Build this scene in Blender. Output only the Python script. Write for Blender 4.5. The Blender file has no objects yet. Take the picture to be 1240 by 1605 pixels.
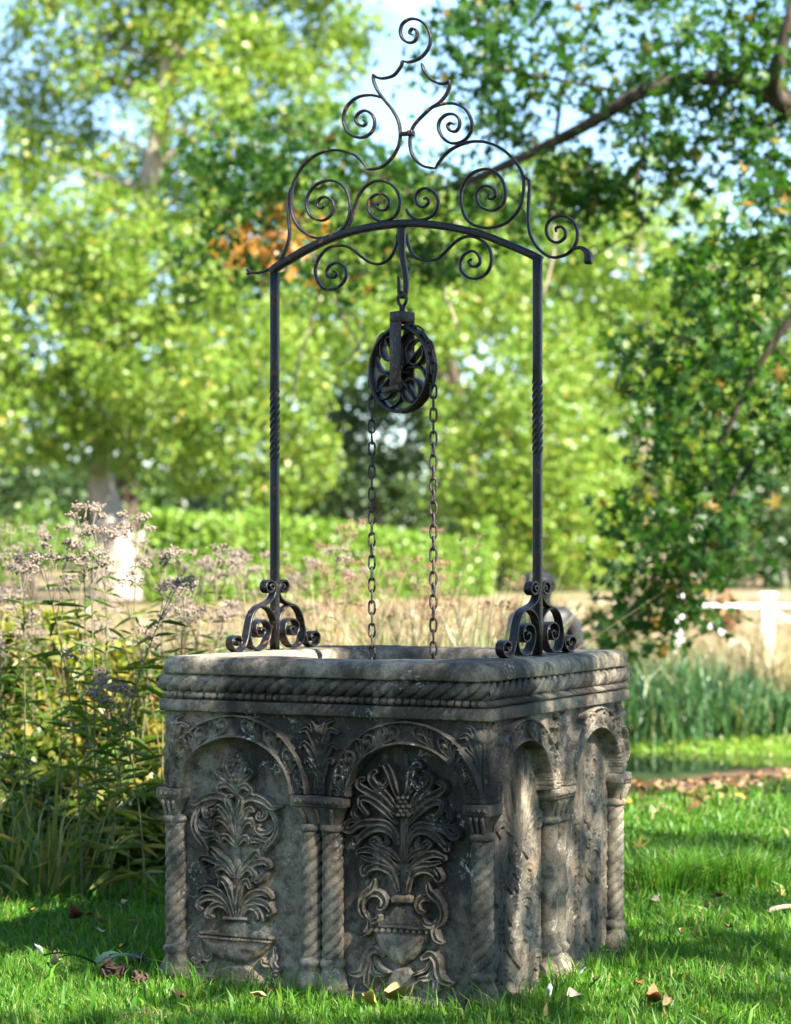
import bpy, math, random
import numpy as np
from mathutils import Vector, Matrix

rng = np.random.default_rng(7)
random.seed(7)
SC = bpy.context.scene
COL = SC.collection

# ------------------------------------------------------------------ camera
F, V0, TH, CX, CY, ZC = 3451.0, 877.3, .46865, .0212, 6.9845, 1.29   # focal length in photo pixels, horizon row, well yaw and centre, eye height
cam = bpy.data.cameras.new('camera')
cam.sensor_fit = 'HORIZONTAL'; cam.sensor_width = 24.0
cam.lens = F / 1240 * 24.0
cam.shift_y = (V0 - 802.5) / 1240
cam.clip_start = .05; cam.clip_end = 3000
cam.dof.use_dof = True; cam.dof.focus_distance = 6.62
cam.dof.aperture_fstop = cam.lens / 24.5
cam.dof.aperture_blades = 0
camo = bpy.data.objects.new('camera', cam); COL.objects.link(camo)
camo.location = (0, 0, ZC); camo.rotation_euler = (math.radians(90), 0, 0)
SC.camera = camo

# ------------------------------------------------------------------ sky and sun
SUN = Vector((.52, -.56, .66)).normalized()          # towards the sun
world = bpy.data.worlds.new('World'); SC.world = world; world.use_nodes = True
wn = world.node_tree.nodes; wl = world.node_tree.links; wn.clear()
sky = wn.new('ShaderNodeTexSky'); sky.sky_type = 'NISHITA'; sky.sun_disc = False
sky.sun_elevation = math.asin(SUN.z); sky.sun_rotation = math.atan2(SUN.x, SUN.y)
sky.air_density = 1.0; sky.dust_density = .0; sky.ozone_density = 3.0
wtc = wn.new('ShaderNodeTexCoord'); wno = wn.new('ShaderNodeTexNoise'); wno.inputs['Scale'].default_value = 3.1
wno.inputs['Detail'].default_value = 7; wno.inputs['Roughness'].default_value = .55
wmap = wn.new('ShaderNodeMapping'); wmap.inputs['Scale'].default_value = (1, 1, 2.4); wmap.inputs['Location'].default_value = (.35, .2, .1)
wr = wn.new('ShaderNodeValToRGB'); wr.color_ramp.elements[0].position = .56; wr.color_ramp.elements[1].position = .85
wmx = wn.new('ShaderNodeMixRGB'); wmx.inputs[2].default_value = (10.5, 10.8, 11.4, 1)
bgn = wn.new('ShaderNodeBackground'); bgn.inputs[1].default_value = .071
wout = wn.new('ShaderNodeOutputWorld')
wl.new(wtc.outputs['Generated'], wmap.inputs[0]); wl.new(wmap.outputs[0], wno.inputs['Vector'])
wl.new(wno.outputs['Fac'], wr.inputs[0]); wl.new(wr.outputs[0], wmx.inputs[0]); wl.new(sky.outputs[0], wmx.inputs[1])
wl.new(wmx.outputs[0], bgn.inputs[0]); wl.new(bgn.outputs[0], wout.inputs[0])
sl = bpy.data.lights.new('sun', 'SUN'); sl.energy = 5.0; sl.angle = math.radians(.53); sl.color = (1.0, .94, .83)
so = bpy.data.objects.new('sun', sl); COL.objects.link(so)
so.rotation_euler = (-SUN).to_track_quat('-Z', 'Y').to_euler(); so.location = (20, -15, 25)
SC.view_settings.view_transform = 'Standard'; SC.view_settings.look = 'None'
SC.view_settings.exposure = 2.45; SC.view_settings.gamma = 1.0
SC.cycles.max_bounces = 8; SC.cycles.diffuse_bounces = 4; SC.cycles.glossy_bounces = 3
SC.cycles.transmission_bounces = 4; SC.cycles.transparent_max_bounces = 4
SC.cycles.sample_clamp_indirect = 6.0

# ------------------------------------------------------------------ helpers
def mesh_np(name, V, polys, mat=None, smooth=True):
    """V (n,3); polys: list of int arrays, each (m,k)"""
    V = np.asarray(V, dtype=np.float32)
    polys = [np.asarray(p, dtype=np.int32) for p in polys if len(p)]
    me = bpy.data.meshes.new(name)
    me.vertices.add(len(V)); me.vertices.foreach_set('co', V.ravel())
    nl = sum(p.size for p in polys); npoly = sum(len(p) for p in polys)
    me.loops.add(nl); me.polygons.add(npoly)
    me.loops.foreach_set('vertex_index', np.concatenate([p.ravel() for p in polys]))
    tot = np.concatenate([np.full(len(p), p.shape[1], np.int32) for p in polys])
    st = np.concatenate([[0], np.cumsum(tot)[:-1]]).astype(np.int32)
    me.polygons.foreach_set('loop_start', st)
    try: me.polygons.foreach_set('loop_total', tot)
    except Exception: pass
    if smooth: me.polygons.foreach_set('use_smooth', np.ones(npoly, dtype=bool))
    me.update(calc_edges=True)
    if mat: me.materials.append(mat)
    return me

class MB:
    """collects vertex / face arrays into one mesh"""
    def __init__(s): s.V = []; s.P = {}; s.n = 0
    def add(s, V, polys):
        V = np.asarray(V, float).reshape(-1, 3)
        for p in polys:
            p = np.asarray(p)
            if len(p): s.P.setdefault(p.shape[1], []).append(p + s.n)
        s.V.append(V); s.n += len(V); return s
    def mesh(s, name, mat, smooth=True):
        return mesh_np(name, np.concatenate(s.V), [np.concatenate(v) for v in s.P.values()], mat, smooth)

def link(name, me, parent=None, loc=None):
    o = bpy.data.objects.new(name, me); COL.objects.link(o)
    if parent is not None: o.parent = parent
    if loc is not None: o.location = loc
    return o
def empty(name, loc=(0, 0, 0), rz=0.):
    o = bpy.data.objects.new(name, None); COL.objects.link(o)
    o.location = loc; o.rotation_euler = (0, 0, rz); o.empty_display_size = .1
    return o
def tag(o, label=None, cat=None, group=None, kind=None):
    if label: o['label'] = label
    if cat: o['category'] = cat
    if group: o['group'] = group
    if kind: o['kind'] = kind
    return o

def _h(ix, iy, iz):
    n = (ix * 374761393 + iy * 668265263 + iz * 2147483647 + 12345).astype(np.int64)
    n = (n ^ (n >> 13)) * 1274126177
    n = n & 0x7fffffff
    return ((n ^ (n >> 16)) & 0xffff) / 65535.0
def vnoise(x, y, z=0.0, sc=1.0, octv=1):
    """value noise in 0..1, vectorised"""
    x = np.asarray(x, float) * sc; y = np.asarray(y, float) * sc; z = np.asarray(z, float) * sc + np.zeros_like(x)
    out = 0; amp = 1; tot = 0
    for k in range(octv):
        xi = np.floor(x).astype(np.int64); yi = np.floor(y).astype(np.int64); zi = np.floor(z).astype(np.int64)
        fx = x - xi; fy = y - yi; fz = z - zi
        fx = fx*fx*(3-2*fx); fy = fy*fy*(3-2*fy); fz = fz*fz*(3-2*fz)
        def L(a, b, t): return a + (b-a)*t
        v = L(L(L(_h(xi,yi,zi),_h(xi+1,yi,zi),fx), L(_h(xi,yi+1,zi),_h(xi+1,yi+1,zi),fx), fy),
              L(L(_h(xi,yi,zi+1),_h(xi+1,yi,zi+1),fx), L(_h(xi,yi+1,zi+1),_h(xi+1,yi+1,zi+1),fx), fy), fz)
        out = out + amp*v; tot += amp; amp *= .5; x = x*2.03+7.1; y = y*2.03+3.3; z = z*2.03+1.7
    return out/tot

def spline(P, sub=6, closed=False):
    """Catmull-Rom through points (n,d)"""
    P = np.asarray(P, float)
    if len(P) < 3: 
        t = np.linspace(0, 1, sub*2+1)[:, None]; return P[0]*(1-t)+P[-1]*t
    Q = np.vstack([2*P[0]-P[1], P, 2*P[-1]-P[-2]])
    out = []
    t = np.linspace(0, 1, sub, endpoint=False)[:, None]
    for i in range(1, len(Q)-2):
        a, b, c, d = Q[i-1], Q[i], Q[i+1], Q[i+2]
        out.append(.5*((2*b)+(c-a)*t+(2*a-5*b+4*c-d)*t*t+(3*b-a-3*c+d)*t**3))
    out.append(P[-1:])
    return np.vstack(out)

def grid_faces(nu, nv, wrap_v=False):
    """faces for verts laid out [i*nv+j]"""
    i = np.arange(nu-1)[:, None]; j = np.arange(nv if wrap_v else nv-1)[None, :]
    j2 = (j+1) % nv
    a = i*nv+j; b = i*nv+j2; c = (i+1)*nv+j2; d = (i+1)*nv+j
    return np.stack([a, b, c, d], -1).reshape(-1, 4)

def strap2d(P, thick, depth, cham=.0014, taper=None, cusp=False):
    """flat bar following planar path P (n,2); returns verts in (p,q,r): path plane p,q and r across; faces"""
    P = np.asarray(P, float); n = len(P)
    T = np.gradient(P, axis=0); T /= np.linalg.norm(T, axis=1)[:, None]+1e-12
    N = np.stack([-T[:, 1], T[:, 0]], 1)
    h, d = thick/2, depth/2; c = cham
    sec = np.array([(h, -d+c), (h, d-c), (h-c, d), (-h+c, d), (-h, d-c), (-h, -d+c), (-h+c, -d), (h-c, -d)])
    tp = np.ones(n) if taper is None else np.interp(np.linspace(0, 1, n), *taper)
    V = np.zeros((n, 8, 3))
    V[:, :, 0] = P[:, None, 0]+N[:, None, 0]*sec[None, :, 0]*tp[:, None]
    V[:, :, 1] = P[:, None, 1]+N[:, None, 1]*sec[None, :, 0]*tp[:, None]
    V[:, :, 2] = sec[None, :, 1]*(tp[:, None]*.35+.65)
    f = grid_faces(n, 8, True)
    e0 = np.arange(8)[::-1][None]; e1 = ((n-1)*8+np.arange(8))[None]
    return V.reshape(-1, 3), [f, e0, e1]

def tube(P, R, k=8, cap=True, bark=0.0, seed=0):
    """round tube along 3D points with radii"""
    P = np.asarray(P, float); n = len(P); R = np.broadcast_to(np.asarray(R, float), (n,))
    T = np.gradient(P, axis=0); T /= np.linalg.norm(T, axis=1)[:, None]+1e-12
    up = np.array([0, 0, 1.]) if abs(T[0, 2]) < .9 else np.array([1., 0, 0])
    A = np.zeros((n, 3)); a = up - T[0]*(up@T[0]); a /= np.linalg.norm(a)
    for i in range(n):
        a = a - T[i]*(a@T[i]); a /= np.linalg.norm(a)+1e-12; A[i] = a
    B = np.cross(T, A)
    th = np.arange(k)/k*2*np.pi
    r = R[:, None]*np.ones(k)[None]
    if bark:
        r = r*(1+bark*(vnoise(np.cos(th)[None]*2.2+seed+np.zeros((n,1)), np.sin(th)[None]*2.2+np.zeros((n,1)), np.arange(n)[:, None]*.35+np.zeros((1,k)), 1.6, 2)-.5)*2)
    V = P[:, None]+(A[:, None]*np.cos(th)[None, :, None]+B[:, None]*np.sin(th)[None, :, None])*r[..., None]
    polys = [grid_faces(n, k, True)]
    if cap: polys += [np.arange(k)[::-1][None], ((n-1)*k+np.arange(k))[None]]
    return V.reshape(-1, 3), polys

def box(x0, x1, y0, y1, z0, z1, c=0.0):
    """box with chamfered edges"""
    if c <= 0:
        V = np.array([(x, y, z) for x in (x0, x1) for y in (y0, y1) for z in (z0, z1)])
        return V, [np.array([(0,1,3,2),(4,6,7,5),(0,4,5,1),(2,3,7,6),(0,2,6,4),(1,5,7,3)])]
    import itertools
    V = []; idx = {}
    cx, cy, cz = (x0+x1)/2, (y0+y1)/2, (z0+z1)/2; h = ((x1-x0)/2, (y1-y0)/2, (z1-z0)/2)
    for s in itertools.product((-1, 1), repeat=3):
        for ax in range(3):
            p = [s[i]*(h[i]-(0 if i == ax else c)) for i in range(3)]
            idx[(s, ax)] = len(V); V.append((cx+p[0], cy+p[1], cz+p[2]))
    q = []; t = []
    for ax in range(3):
        o = [i for i in range(3) if i != ax]
        for s in (-1, 1):
            f = []
            for a, b in ((-1, -1), (1, -1), (1, 1), (-1, 1)):
                k = [0, 0, 0]; k[ax] = s; k[o[0]] = a; k[o[1]] = b; f.append(idx[(tuple(k), ax)])
            q.append(f)
    for ax in range(3):
        o = [i for i in range(3) if i != ax]
        for a, b in itertools.product((-1, 1), repeat=2):
            k0 = [0, 0, 0]; k0[ax] = -1; k0[o[0]] = a; k0[o[1]] = b; k1 = list(k0); k1[ax] = 1
            q.append([idx[(tuple(k0), o[0])], idx[(tuple(k1), o[0])], idx[(tuple(k1), o[1])], idx[(tuple(k0), o[1])]])
    for s in itertools.product((-1, 1), repeat=3): t.append([idx[(s, 0)], idx[(s, 1)], idx[(s, 2)]])
    V = np.array(V); 
    def orient(fs):
        out = []
        for f in fs:
            p = V[f]; nrm = np.cross(p[1]-p[0], p[2]-p[0]); 
            out.append(f if nrm@(p.mean(0)-np.array([cx, cy, cz])) > 0 else f[::-1])
        return np.array(out)
    return V, [orient(q), orient(t)]

CT, ST = math.cos(TH), math.sin(TH)
def unp(u, v, axis, c):
    """photo point -> coordinates on a plane of the well's own frame (axis 1: y=c gives x,z; axis 0: x=c gives y,z)"""
    u = np.asarray(u, float); v = np.asarray(v, float)
    dx, dy, dz = (u-620)/F, 1.0, (V0-v)/F
    dl = (dx*CT-dy*ST, dx*ST+dy*CT); ol = (-CX*CT+CY*ST, -CX*ST-CY*CT)
    t = (c-ol[axis])/dl[axis]
    return ol[1-axis]+t*dl[1-axis], ZC+t*dz
def wp(u, v, Y): return np.array([(u-620)/F*Y, Y, ZC+(V0-v)/F*Y])
def proj(P):
    P = np.asarray(P); return 620+F*P[..., 0]/P[..., 1], V0-F*(P[..., 2]-ZC)/P[..., 1]

# ------------------------------------------------------------------ materials
class NT:
    def __init__(s, name):
        s.m = bpy.data.materials.new(name); s.m.use_nodes = True
        s.t = s.m.node_tree; s.t.nodes.clear(); s.out = s.n('ShaderNodeOutputMaterial')
    def n(s, typ, **kw):
        nd = s.t.nodes.new(typ)
        for k, v in kw.items():
            if k.startswith('_'): setattr(nd, k[1:], v)
            else: nd.inputs[k].default_value = v
        return nd
    def l(s, a, b): s.t.links.new(a, b)
    def coord(s, scale=(1, 1, 1), kind='Object'):
        tc = s.n('ShaderNodeTexCoord'); mp = s.n('ShaderNodeMapping'); mp.inputs['Scale'].default_value = scale
        s.l(tc.outputs[kind], mp.inputs[0]); return mp.outputs[0]
    def geo(s, scale=(1, 1, 1)):
        g = s.n('ShaderNodeNewGeometry'); mp = s.n('ShaderNodeMapping'); mp.inputs['Scale'].default_value = scale
        s.l(g.outputs['Position'], mp.inputs[0]); return mp.outputs[0]
    def noise(s, vec, scale, detail=4, rough=.55, dist=0):
        nd = s.n('ShaderNodeTexNoise'); nd.inputs['Scale'].default_value = scale; nd.inputs['Detail'].default_value = detail
        nd.inputs['Roughness'].default_value = rough; nd.inputs['Distortion'].default_value = dist; s.l(vec, nd.inputs['Vector'])
        return nd.outputs['Fac']
    def ramp(s, fac, stops):
        r = s.n('ShaderNodeValToRGB'); e = r.color_ramp.elements
        while len(e) < len(stops): e.new(.5)
        for el, (p, c) in zip(e, stops):
            el.position = p; el.color = (c, c, c, 1) if np.isscalar(c) else (*c, 1)
        s.l(fac, r.inputs[0]); return r.outputs[0]
    def mix(s, fac, a, b, mode='MIX'):
        m = s.n('ShaderNodeMixRGB', _blend_type=mode)
        for i, x in ((0, fac), (1, a), (2, b)):
            if isinstance(x, (int, float)): m.inputs[i].default_value = x
            elif isinstance(x, tuple): m.inputs[i].default_value = (*x, 1)
            else: s.l(x, m.inputs[i])
        return m.outputs[0]
    def bump(s, h, strength=.5, dist=.01, nrm=None):
        b = s.n('ShaderNodeBump'); b.inputs['Strength'].default_value = strength; b.inputs['Distance'].default_value = dist
        s.l(h, b.inputs['Height'])
        if nrm is not None: s.l(nrm, b.inputs['Normal'])
        return b.outputs[0]
    def principled(s, col, rough=.8, nrm=None, metal=0, spec=.5):
        p = s.n('ShaderNodeBsdfPrincipled')
        for k, x in (('Base Color', col), ('Roughness', rough), ('Metallic', metal)):
            if isinstance(x, (int, float)): p.inputs[k].default_value = x
            elif isinstance(x, tuple): p.inputs[k].default_value = (*x, 1)
            else: s.l(x, p.inputs[k])
        p.inputs['Specular IOR Level'].default_value = spec
        if nrm is not None: s.l(nrm, p.inputs['Normal'])
        s.l(p.outputs[0], s.out.inputs[0]); return p

def stone_mat(name, base, light, dark, darkamt, lichen=.5):
    t = NT(name); g = t.geo(); gs = t.geo((1, 1, .4))
    n1 = t.noise(g, 3.2, 6, .6); n2 = t.noise(gs, 2.6, 7, .62, .5); n3 = t.noise(g, 30, 5, .65); n4 = t.noise(g, 160, 3, .6)
    c = t.mix(t.ramp(n1, [(.40, 0), (.60, 1)]), base, light)
    c = t.mix(t.ramp(t.noise(g, 9, 6, .65), [(.50, 0), (.66, .65)]), c, (.19, .115, .06))
    c = t.mix(t.ramp(t.noise(g, 4.3, 5, .6), [(.55, 0), (.75, .4)]), c, (.10, .115, .065))
    c = t.mix(t.ramp(n2, [(.50-darkamt, 0), (.62-darkamt, .9)]), c, dark)
    c = t.mix(t.ramp(n3, [(.37, .65), (.55, 0)]), c, dark)
    c = t.mix(t.ramp(n4, [(.38, .55), (.56, 0)]), c, t.mix(.55, c, dark))
    c = t.mix(t.ramp(n4, [(.62, 0), (.74, .3)]), c, (.42, .38, .30))
    sp = t.mix(1.0, t.ramp(t.noise(g, 75, 5, .7), [(.53, 0), (.62, 1)]), t.ramp(t.noise(g, 7, 4, .6), [(.57, 0), (.66, 1)]), 'MULTIPLY')
    c = t.mix(sp, c, t.mix(lichen, c, (.48, .46, .40)))
    h = t.mix(.5, t.noise(g, 60, 6, .7), t.noise(g, 230, 4, .7))
    vc = t.n('ShaderNodeTexVoronoi', _feature='DISTANCE_TO_EDGE'); vc.inputs['Scale'].default_value = 26
    nz = t.n('ShaderNodeTexNoise'); nz.inputs['Scale'].default_value = 14; t.l(g, nz.inputs['Vector'])
    t.l(t.mix(.09, g, nz.outputs['Color']), vc.inputs['Vector'])
    crack = t.ramp(vc.outputs['Distance'], [(0, 0), (.02, 1)])
    cm = t.mix(t.ramp(t.noise(g, 5, 3), [(.54, 0), (.64, .9)]), (1., 1., 1.), crack)
    h2 = t.mix(1.0, h, cm, 'MULTIPLY')
    t.principled(c, .88, t.bump(h2, .7, .003), spec=.3)
    return t.m
M = {}
M['stone'] = stone_mat('weathered_stone', (.188, .158, .116), (.31, .262, .192), (.020, .0175, .015), .045, .85)
M['rim'] = stone_mat('rim_stone', (.215, .178, .128), (.35, .29, .205), (.028, .024, .020), .01, .6)

def iron_mat():
    t = NT('black_iron'); g = t.geo()
    r = t.ramp(t.noise(g, 42, 6, .65), [(.58, 0), (.68, 1)])
    r2 = t.ramp(t.noise(g, 160, 3, .6), [(.66, 0), (.74, .8)])
    rr = t.mix(1.0, r, r2, 'LIGHTEN')
    c = t.mix(rr, (.005, .0052, .006), (.13, .045, .018))
    t.principled(c, t.mix(rr, (.36, .36, .36), (.85, .85, .85)), t.bump(t.noise(g, 95, 5, .65), .6, .003), spec=.32); return t.m
M['iron'] = iron_mat()
def rust_mat():
    t = NT('rusty_iron'); g = t.geo()
    r = t.ramp(t.noise(g, 60, 6, .65), [(.50, 0), (.64, .9)])
    c = t.mix(r, (.008, .008, .009), (.11, .042, .02))
    t.principled(c, .62, t.bump(t.noise(g, 150, 5, .65), .7, .003)); return t.m
M['rust'] = rust_mat()

def leaf_mat(name, stops, trans=.45, rough=.38, spec=.5, bright=1.0):
    t = NT(name)
    g = t.n('ShaderNodeNewGeometry')
    c = t.ramp(g.outputs['Random Per Island'], stops)
    n = t.noise(t.geo(), .9, 3)
    c = t.mix(t.ramp(n, [(.35, .25), (.65, 0)]), c, t.mix(1., c, (.62, .72, .55), 'MULTIPLY'))
    p = t.n('ShaderNodeBsdfPrincipled'); p.inputs['Roughness'].default_value = rough; p.inputs['Specular IOR Level'].default_value = spec
    t.l(c, p.inputs['Base Color'])
    tr = t.n('ShaderNodeBsdfTranslucent'); t.l(t.mix(1., c, (1.08, 1.25, .55), 'MULTIPLY'), tr.inputs['Color'])
    mx = t.n('ShaderNodeMixShader'); mx.inputs[0].default_value = trans
    t.l(p.outputs[0], mx.inputs[1]); t.l(tr.outputs[0], mx.inputs[2]); t.l(mx.outputs[0], t.out.inputs[0]); return t.m
def ramp_cols(*cs):
    k = len(cs); return [(i/(k-1) if k > 1 else 0, c) for i, c in enumerate(cs)]
M['grass'] = leaf_mat('grass_blades', [(0, (.040, .135, .011)), (.45, (.070, .195, .016)), (.8, (.115, .235, .022)), (.955, (.15, .22, .035)), (1, (.36, .28, .12))], .45, .45, .35)
M['bright'] = leaf_mat('bright_leaves', [(0, (.11, .205, .023)), (.5, (.18, .28, .036)), (.9, (.265, .34, .055)), (.97, (.30, .30, .06)), (1, (.45, .30, .04))], .42)
M['midleaf'] = leaf_mat('mid_leaves', [(0, (.07, .15, .02)), (.6, (.12, .20, .03)), (1, (.19, .24, .05))], .4)
M['darkleaf'] = leaf_mat('dark_leaves', [(0, (.022, .055, .014)), (.6, (.04, .08, .022)), (1, (.08, .12, .035))], .25)
M['shadeleaf'] = leaf_mat('shadow_dark_leaves', [(0, (.035, .085, .012)), (.6, (.06, .12, .018)), (1, (.11, .16, .03))], .3)  # green darkened in the colour itself to read as shadow masses between trees
M['gum'] = leaf_mat('sweetgum_leaves', [(0, (.020, .070, .009)), (.6, (.034, .098, .011)), (.96, (.070, .14, .016)), (.99, (.22, .17, .03)), (1, (.30, .14, .03))], .5, .45, .35)
M['orange'] = leaf_mat('orange_leaves', ramp_cols((.36, .16, .03), (.45, .22, .05)), .45)
M['hedge'] = leaf_mat('hedge_leaves', [(0, (.11, .21, .025)), (.6, (.17, .28, .035)), (1, (.22, .31, .05))], .3)
M['weedleaf'] = leaf_mat('weed_leaves', [(0, (.06, .115, .018)), (.5, (.105, .15, .026)), (.85, (.18, .19, .04)), (1, (.30, .22, .06))], .48)
M['yellowleaf'] = leaf_mat('yellow_leaves', [(0, (.13, .18, .02)), (.5, (.27, .27, .04)), (.85, (.40, .33, .06)), (1, (.36, .20, .06))], .5)
M['reed'] = leaf_mat('reed_blades', [(0, (.030, .095, .030)), (.6, (.055, .135, .040)), (.9, (.11, .18, .05)), (1, (.30, .26, .12))], .35)
M['drygrass'] = leaf_mat('dry_grass', ramp_cols((.27, .20, .11), (.39, .30, .175), (.22, .22, .09)), .3)
M['longgrass'] = leaf_mat('long_grass', ramp_cols((.06, .15, .03), (.10, .19, .035), (.30, .26, .10)), .45)
def plain(name, col, rough=.8, var=.3, sc=20, bumpd=.004):
    t = NT(name); g = t.geo(); n = t.noise(g, sc, 5, .6)
    c = t.mix(t.ramp(n, [(.3, 1), (.7, 0)]), col, tuple(x*(1-var) for x in col))
    t.principled(c, rough, t.bump(n, .5, bumpd), spec=.3); return t.m
M['stem'] = plain('dry_stem', (.17, .12, .06)); M['redstem'] = plain('reddish_stem', (.21, .125, .075)); M['gstem'] = plain('green_stem', (.13, .13, .05))
M['fluff'] = plain('seed_fluff', (.25, .20, .155), .95, .35, 60)
M['rustseed'] = plain('rusty_seed', (.24, .145, .09), .95, .35, 60)
M['white'] = plain('white_paint', (.78, .78, .76), .5, .1, 6)
M['redbrown'] = plain('red_brown', (.25, .075, .05), .7)
M['statue'] = plain('grey_bronze', (.035, .034, .037), .42, .45, 9)
M['deepsoil'] = plain('damp_shaft', (.05, .045, .04), .9)
M['feather'] = plain('white_feather', (.75, .77, .80), .7, .1)
M['stick'] = plain('pale_stick', (.42, .34, .24), .85)
M['twig'] = plain('pale_twig', (.30, .25, .17), .85)
M['cone'] = plain('dark_brown_leaf', (.075, .045, .03), .75, .5, 90)
M['thistle'] = plain('thistle_leaf', (.05, .095, .065), .6, .2, 30)
M['strawtuft'] = plain('straw', (.40, .30, .16), .9)
for nm, c in (('tan', (.42, .30, .14)), ('brown', (.17, .075, .035)), ('russet', (.30, .105, .035)), ('cream', (.55, .47, .28)), ('ochre', (.48, .31, .06))):
    M['fall_'+nm] = plain('fallen_leaf_'+nm, c, .65, .35, 45)
def bark_mat(name, c0, c1, sc):
    t = NT(name); g = t.geo((1, 1, .25)); n = t.noise(g, sc, 6, .65, .3)
    t.principled(t.mix(t.ramp(n, [(.35, 0), (.65, 1)]), c0, c1), .9, t.bump(n, .9, .03), spec=.2); return t.m
M['bark'] = bark_mat('grey_bark', (.18, .14, .11), (.40, .33, .275), 3.5)
M['darkbark'] = bark_mat('brown_bark', (.028, .020, .014), (.10, .075, .054), 14)

# ------------------------------------------------------------------ ground, pond
def sstep(a, b, x):
    t = np.clip((x-a)/(b-a), 0, 1); return t*t*(3-2*t)
def pondq(X, Y):
    Xr = X+1.0; Yr = Y-16.25-.10*Xr
    return np.sqrt((Xr/4.3)**2+(Yr/1.45)**2)
def gz(X, Y):
    X = np.asarray(X, float); Y = np.asarray(Y, float)
    q = pondq(X, Y)
    z = -.55*(1-sstep(.62, 1.22, q)) 
    z = z - .16*sstep(12.2, 14.6, Y-.5*np.maximum(X-1.7, 0))*(1-sstep(18, 24, Y))
    z = z + .012*sstep(22, 30, Y)*(np.maximum(Y-22, 0)) * (Y < 400) + (Y >= 400)*4.5
    z = z + .02*(vnoise(X, Y, 0, 1.3, 2)-.5)*sstep(1.3, 2.6, np.hypot(X-CX, Y-CY))
    return z
WATER_Z = -.25
def axis_pts(lo, hi, fine0, fine1, step):
    a = list(np.arange(fine0, fine1+1e-6, step))
    s = step; x = fine1
    while x < hi: s *= 1.18; x += s; a.append(min(x, hi))
    s = step; x = fine0
    while x > lo: s *= 1.18; x -= s; a.insert(0, max(x, lo))
    return np.array(a)
gx = axis_pts(-900, 900, -5, 5, .125); gy = axis_pts(-60, 1500, 3, 24, .125)
GX, GY = np.meshgrid(gx, gy, indexing='ij')
V = np.stack([GX, GY, gz(GX, GY)], -1).reshape(-1, 3)
gme = mesh_np('ground', V, [grid_faces(len(gx), len(gy))[:, ::-1]])
def col_attr(me, name, C):
    a = me.attributes.new(name, 'FLOAT_COLOR', 'POINT'); a.data.foreach_set('color', np.concatenate([C, np.ones((len(C), 1))], 1).astype(np.float32).ravel())
x, y = V[:, 0], V[:, 1]
lip = 11.9+1.9*np.maximum(x-1.7, 0)+.9*(vnoise(x, y, 0, 1.1, 2)-.5)
lit = sstep(-.7, .1, y-lip)*(1-sstep(1.6, 2.6, y-lip))*(x > .6)
dry = sstep(20, 23.5, y+1.5*(vnoise(x, y, 0, .6, 2)-.5))
C = np.zeros((len(V), 3)); C[:] = (.030, .050, .014)
C = C*(1-lit[:, None])+np.array([.17, .10, .06])*lit[:, None]
C = C*(1-dry[:, None])+(np.array([.25, .18, .12])+(np.array([.13, .15, .055])-np.array([.25, .18, .12]))*sstep(.5, .68, vnoise(x, y, 2, .22, 3))[:, None])*dry[:, None]
bankg = sstep(17.0, 17.4, y)*(1-sstep(17.7, 18.0, y)); C = C*(1-bankg[:, None])+np.array([.12, .22, .03])*bankg[:, None]
col_attr(gme, 'zone', C)
t = NT('lawn_soil'); at = t.n('ShaderNodeAttribute', _attribute_name='zone'); g = t.geo()
n = t.noise(g, 3, 6, .6); c = t.mix(t.ramp(n, [(.3, .5), (.7, 0)]), at.outputs['Color'], t.mix(1., at.outputs['Color'], (.55, .6, .5), 'MULTIPLY'))
t.principled(c, .95, t.bump(t.noise(g, 40, 5, .7), .6, .02), spec=.1); gme.materials.append(t.m)
ground = link('ground', gme); tag(ground, kind='structure')
tw = NT('pond_water'); g = tw.geo((1, 1, 1)); p = tw.principled((.012, .02, .012), .04, tw.bump(tw.noise(g, 6, 3), .08, .01), spec=.6)
wa = np.linspace(0, 2*np.pi, 73)[:-1]
wx = 4.9*np.cos(wa); wy = 1.75*np.sin(wa)
Vw = np.stack([wx-1.0, wy+16.25+.1*wx, np.full(72, WATER_Z)], -1)
pond = link('pond', mesh_np('pond', Vw, [np.arange(72)[None]], tw.m)); tag(pond, kind='structure')

# ------------------------------------------------------------------ leaves and blades
def rand_rot(n, upbias=0.0):
    q = rng.normal(size=(n, 4)); q[:, 0] += upbias; q /= np.linalg.norm(q, axis=1)[:, None]
    w, x, y, z = q.T
    return np.stack([np.stack([1-2*(y*y+z*z), 2*(x*y-z*w), 2*(x*z+y*w)], -1), np.stack([2*(x*y+z*w), 1-2*(x*x+z*z), 2*(y*z-x*w)], -1), np.stack([2*(x*z-y*w), 2*(y*z+x*w), 1-2*(x*x+y*y)], -1)], 1)
def scatter(C, S, T, faces, R=None):
    """copies of a small template (verts T, faces list) at centres C with sizes S"""
    n = len(C); k = len(T)
    if R is None: R = rand_rot(n)
    V = C[:, None]+np.einsum('nij,kj->nki', R, T)*np.asarray(S)[:, None, None]
    off = (np.arange(n)*k)[:, None, None]
    return V.reshape(-1, 3), [(np.asarray(f)[None]+off).reshape(-1, np.asarray(f).shape[1]) for f in faces]
LEAF_T = np.array([(0, -.5, 0), (.42, -.05, .10), (0, .5, -.03), (-.42, -.05, .10)]); LEAF_F = [np.array([(0, 1, 2), (0, 2, 3)])]
BROAD_T = np.array([(0, -.5, 0), (.36, -.22, .08), (.40, .18, .06), (0, .5, -.06), (-.40, .18, .06), (-.36, -.22, .08)]); BROAD_F = [np.array([(0, 1, 2, 3), (0, 3, 4, 5)])]
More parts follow.
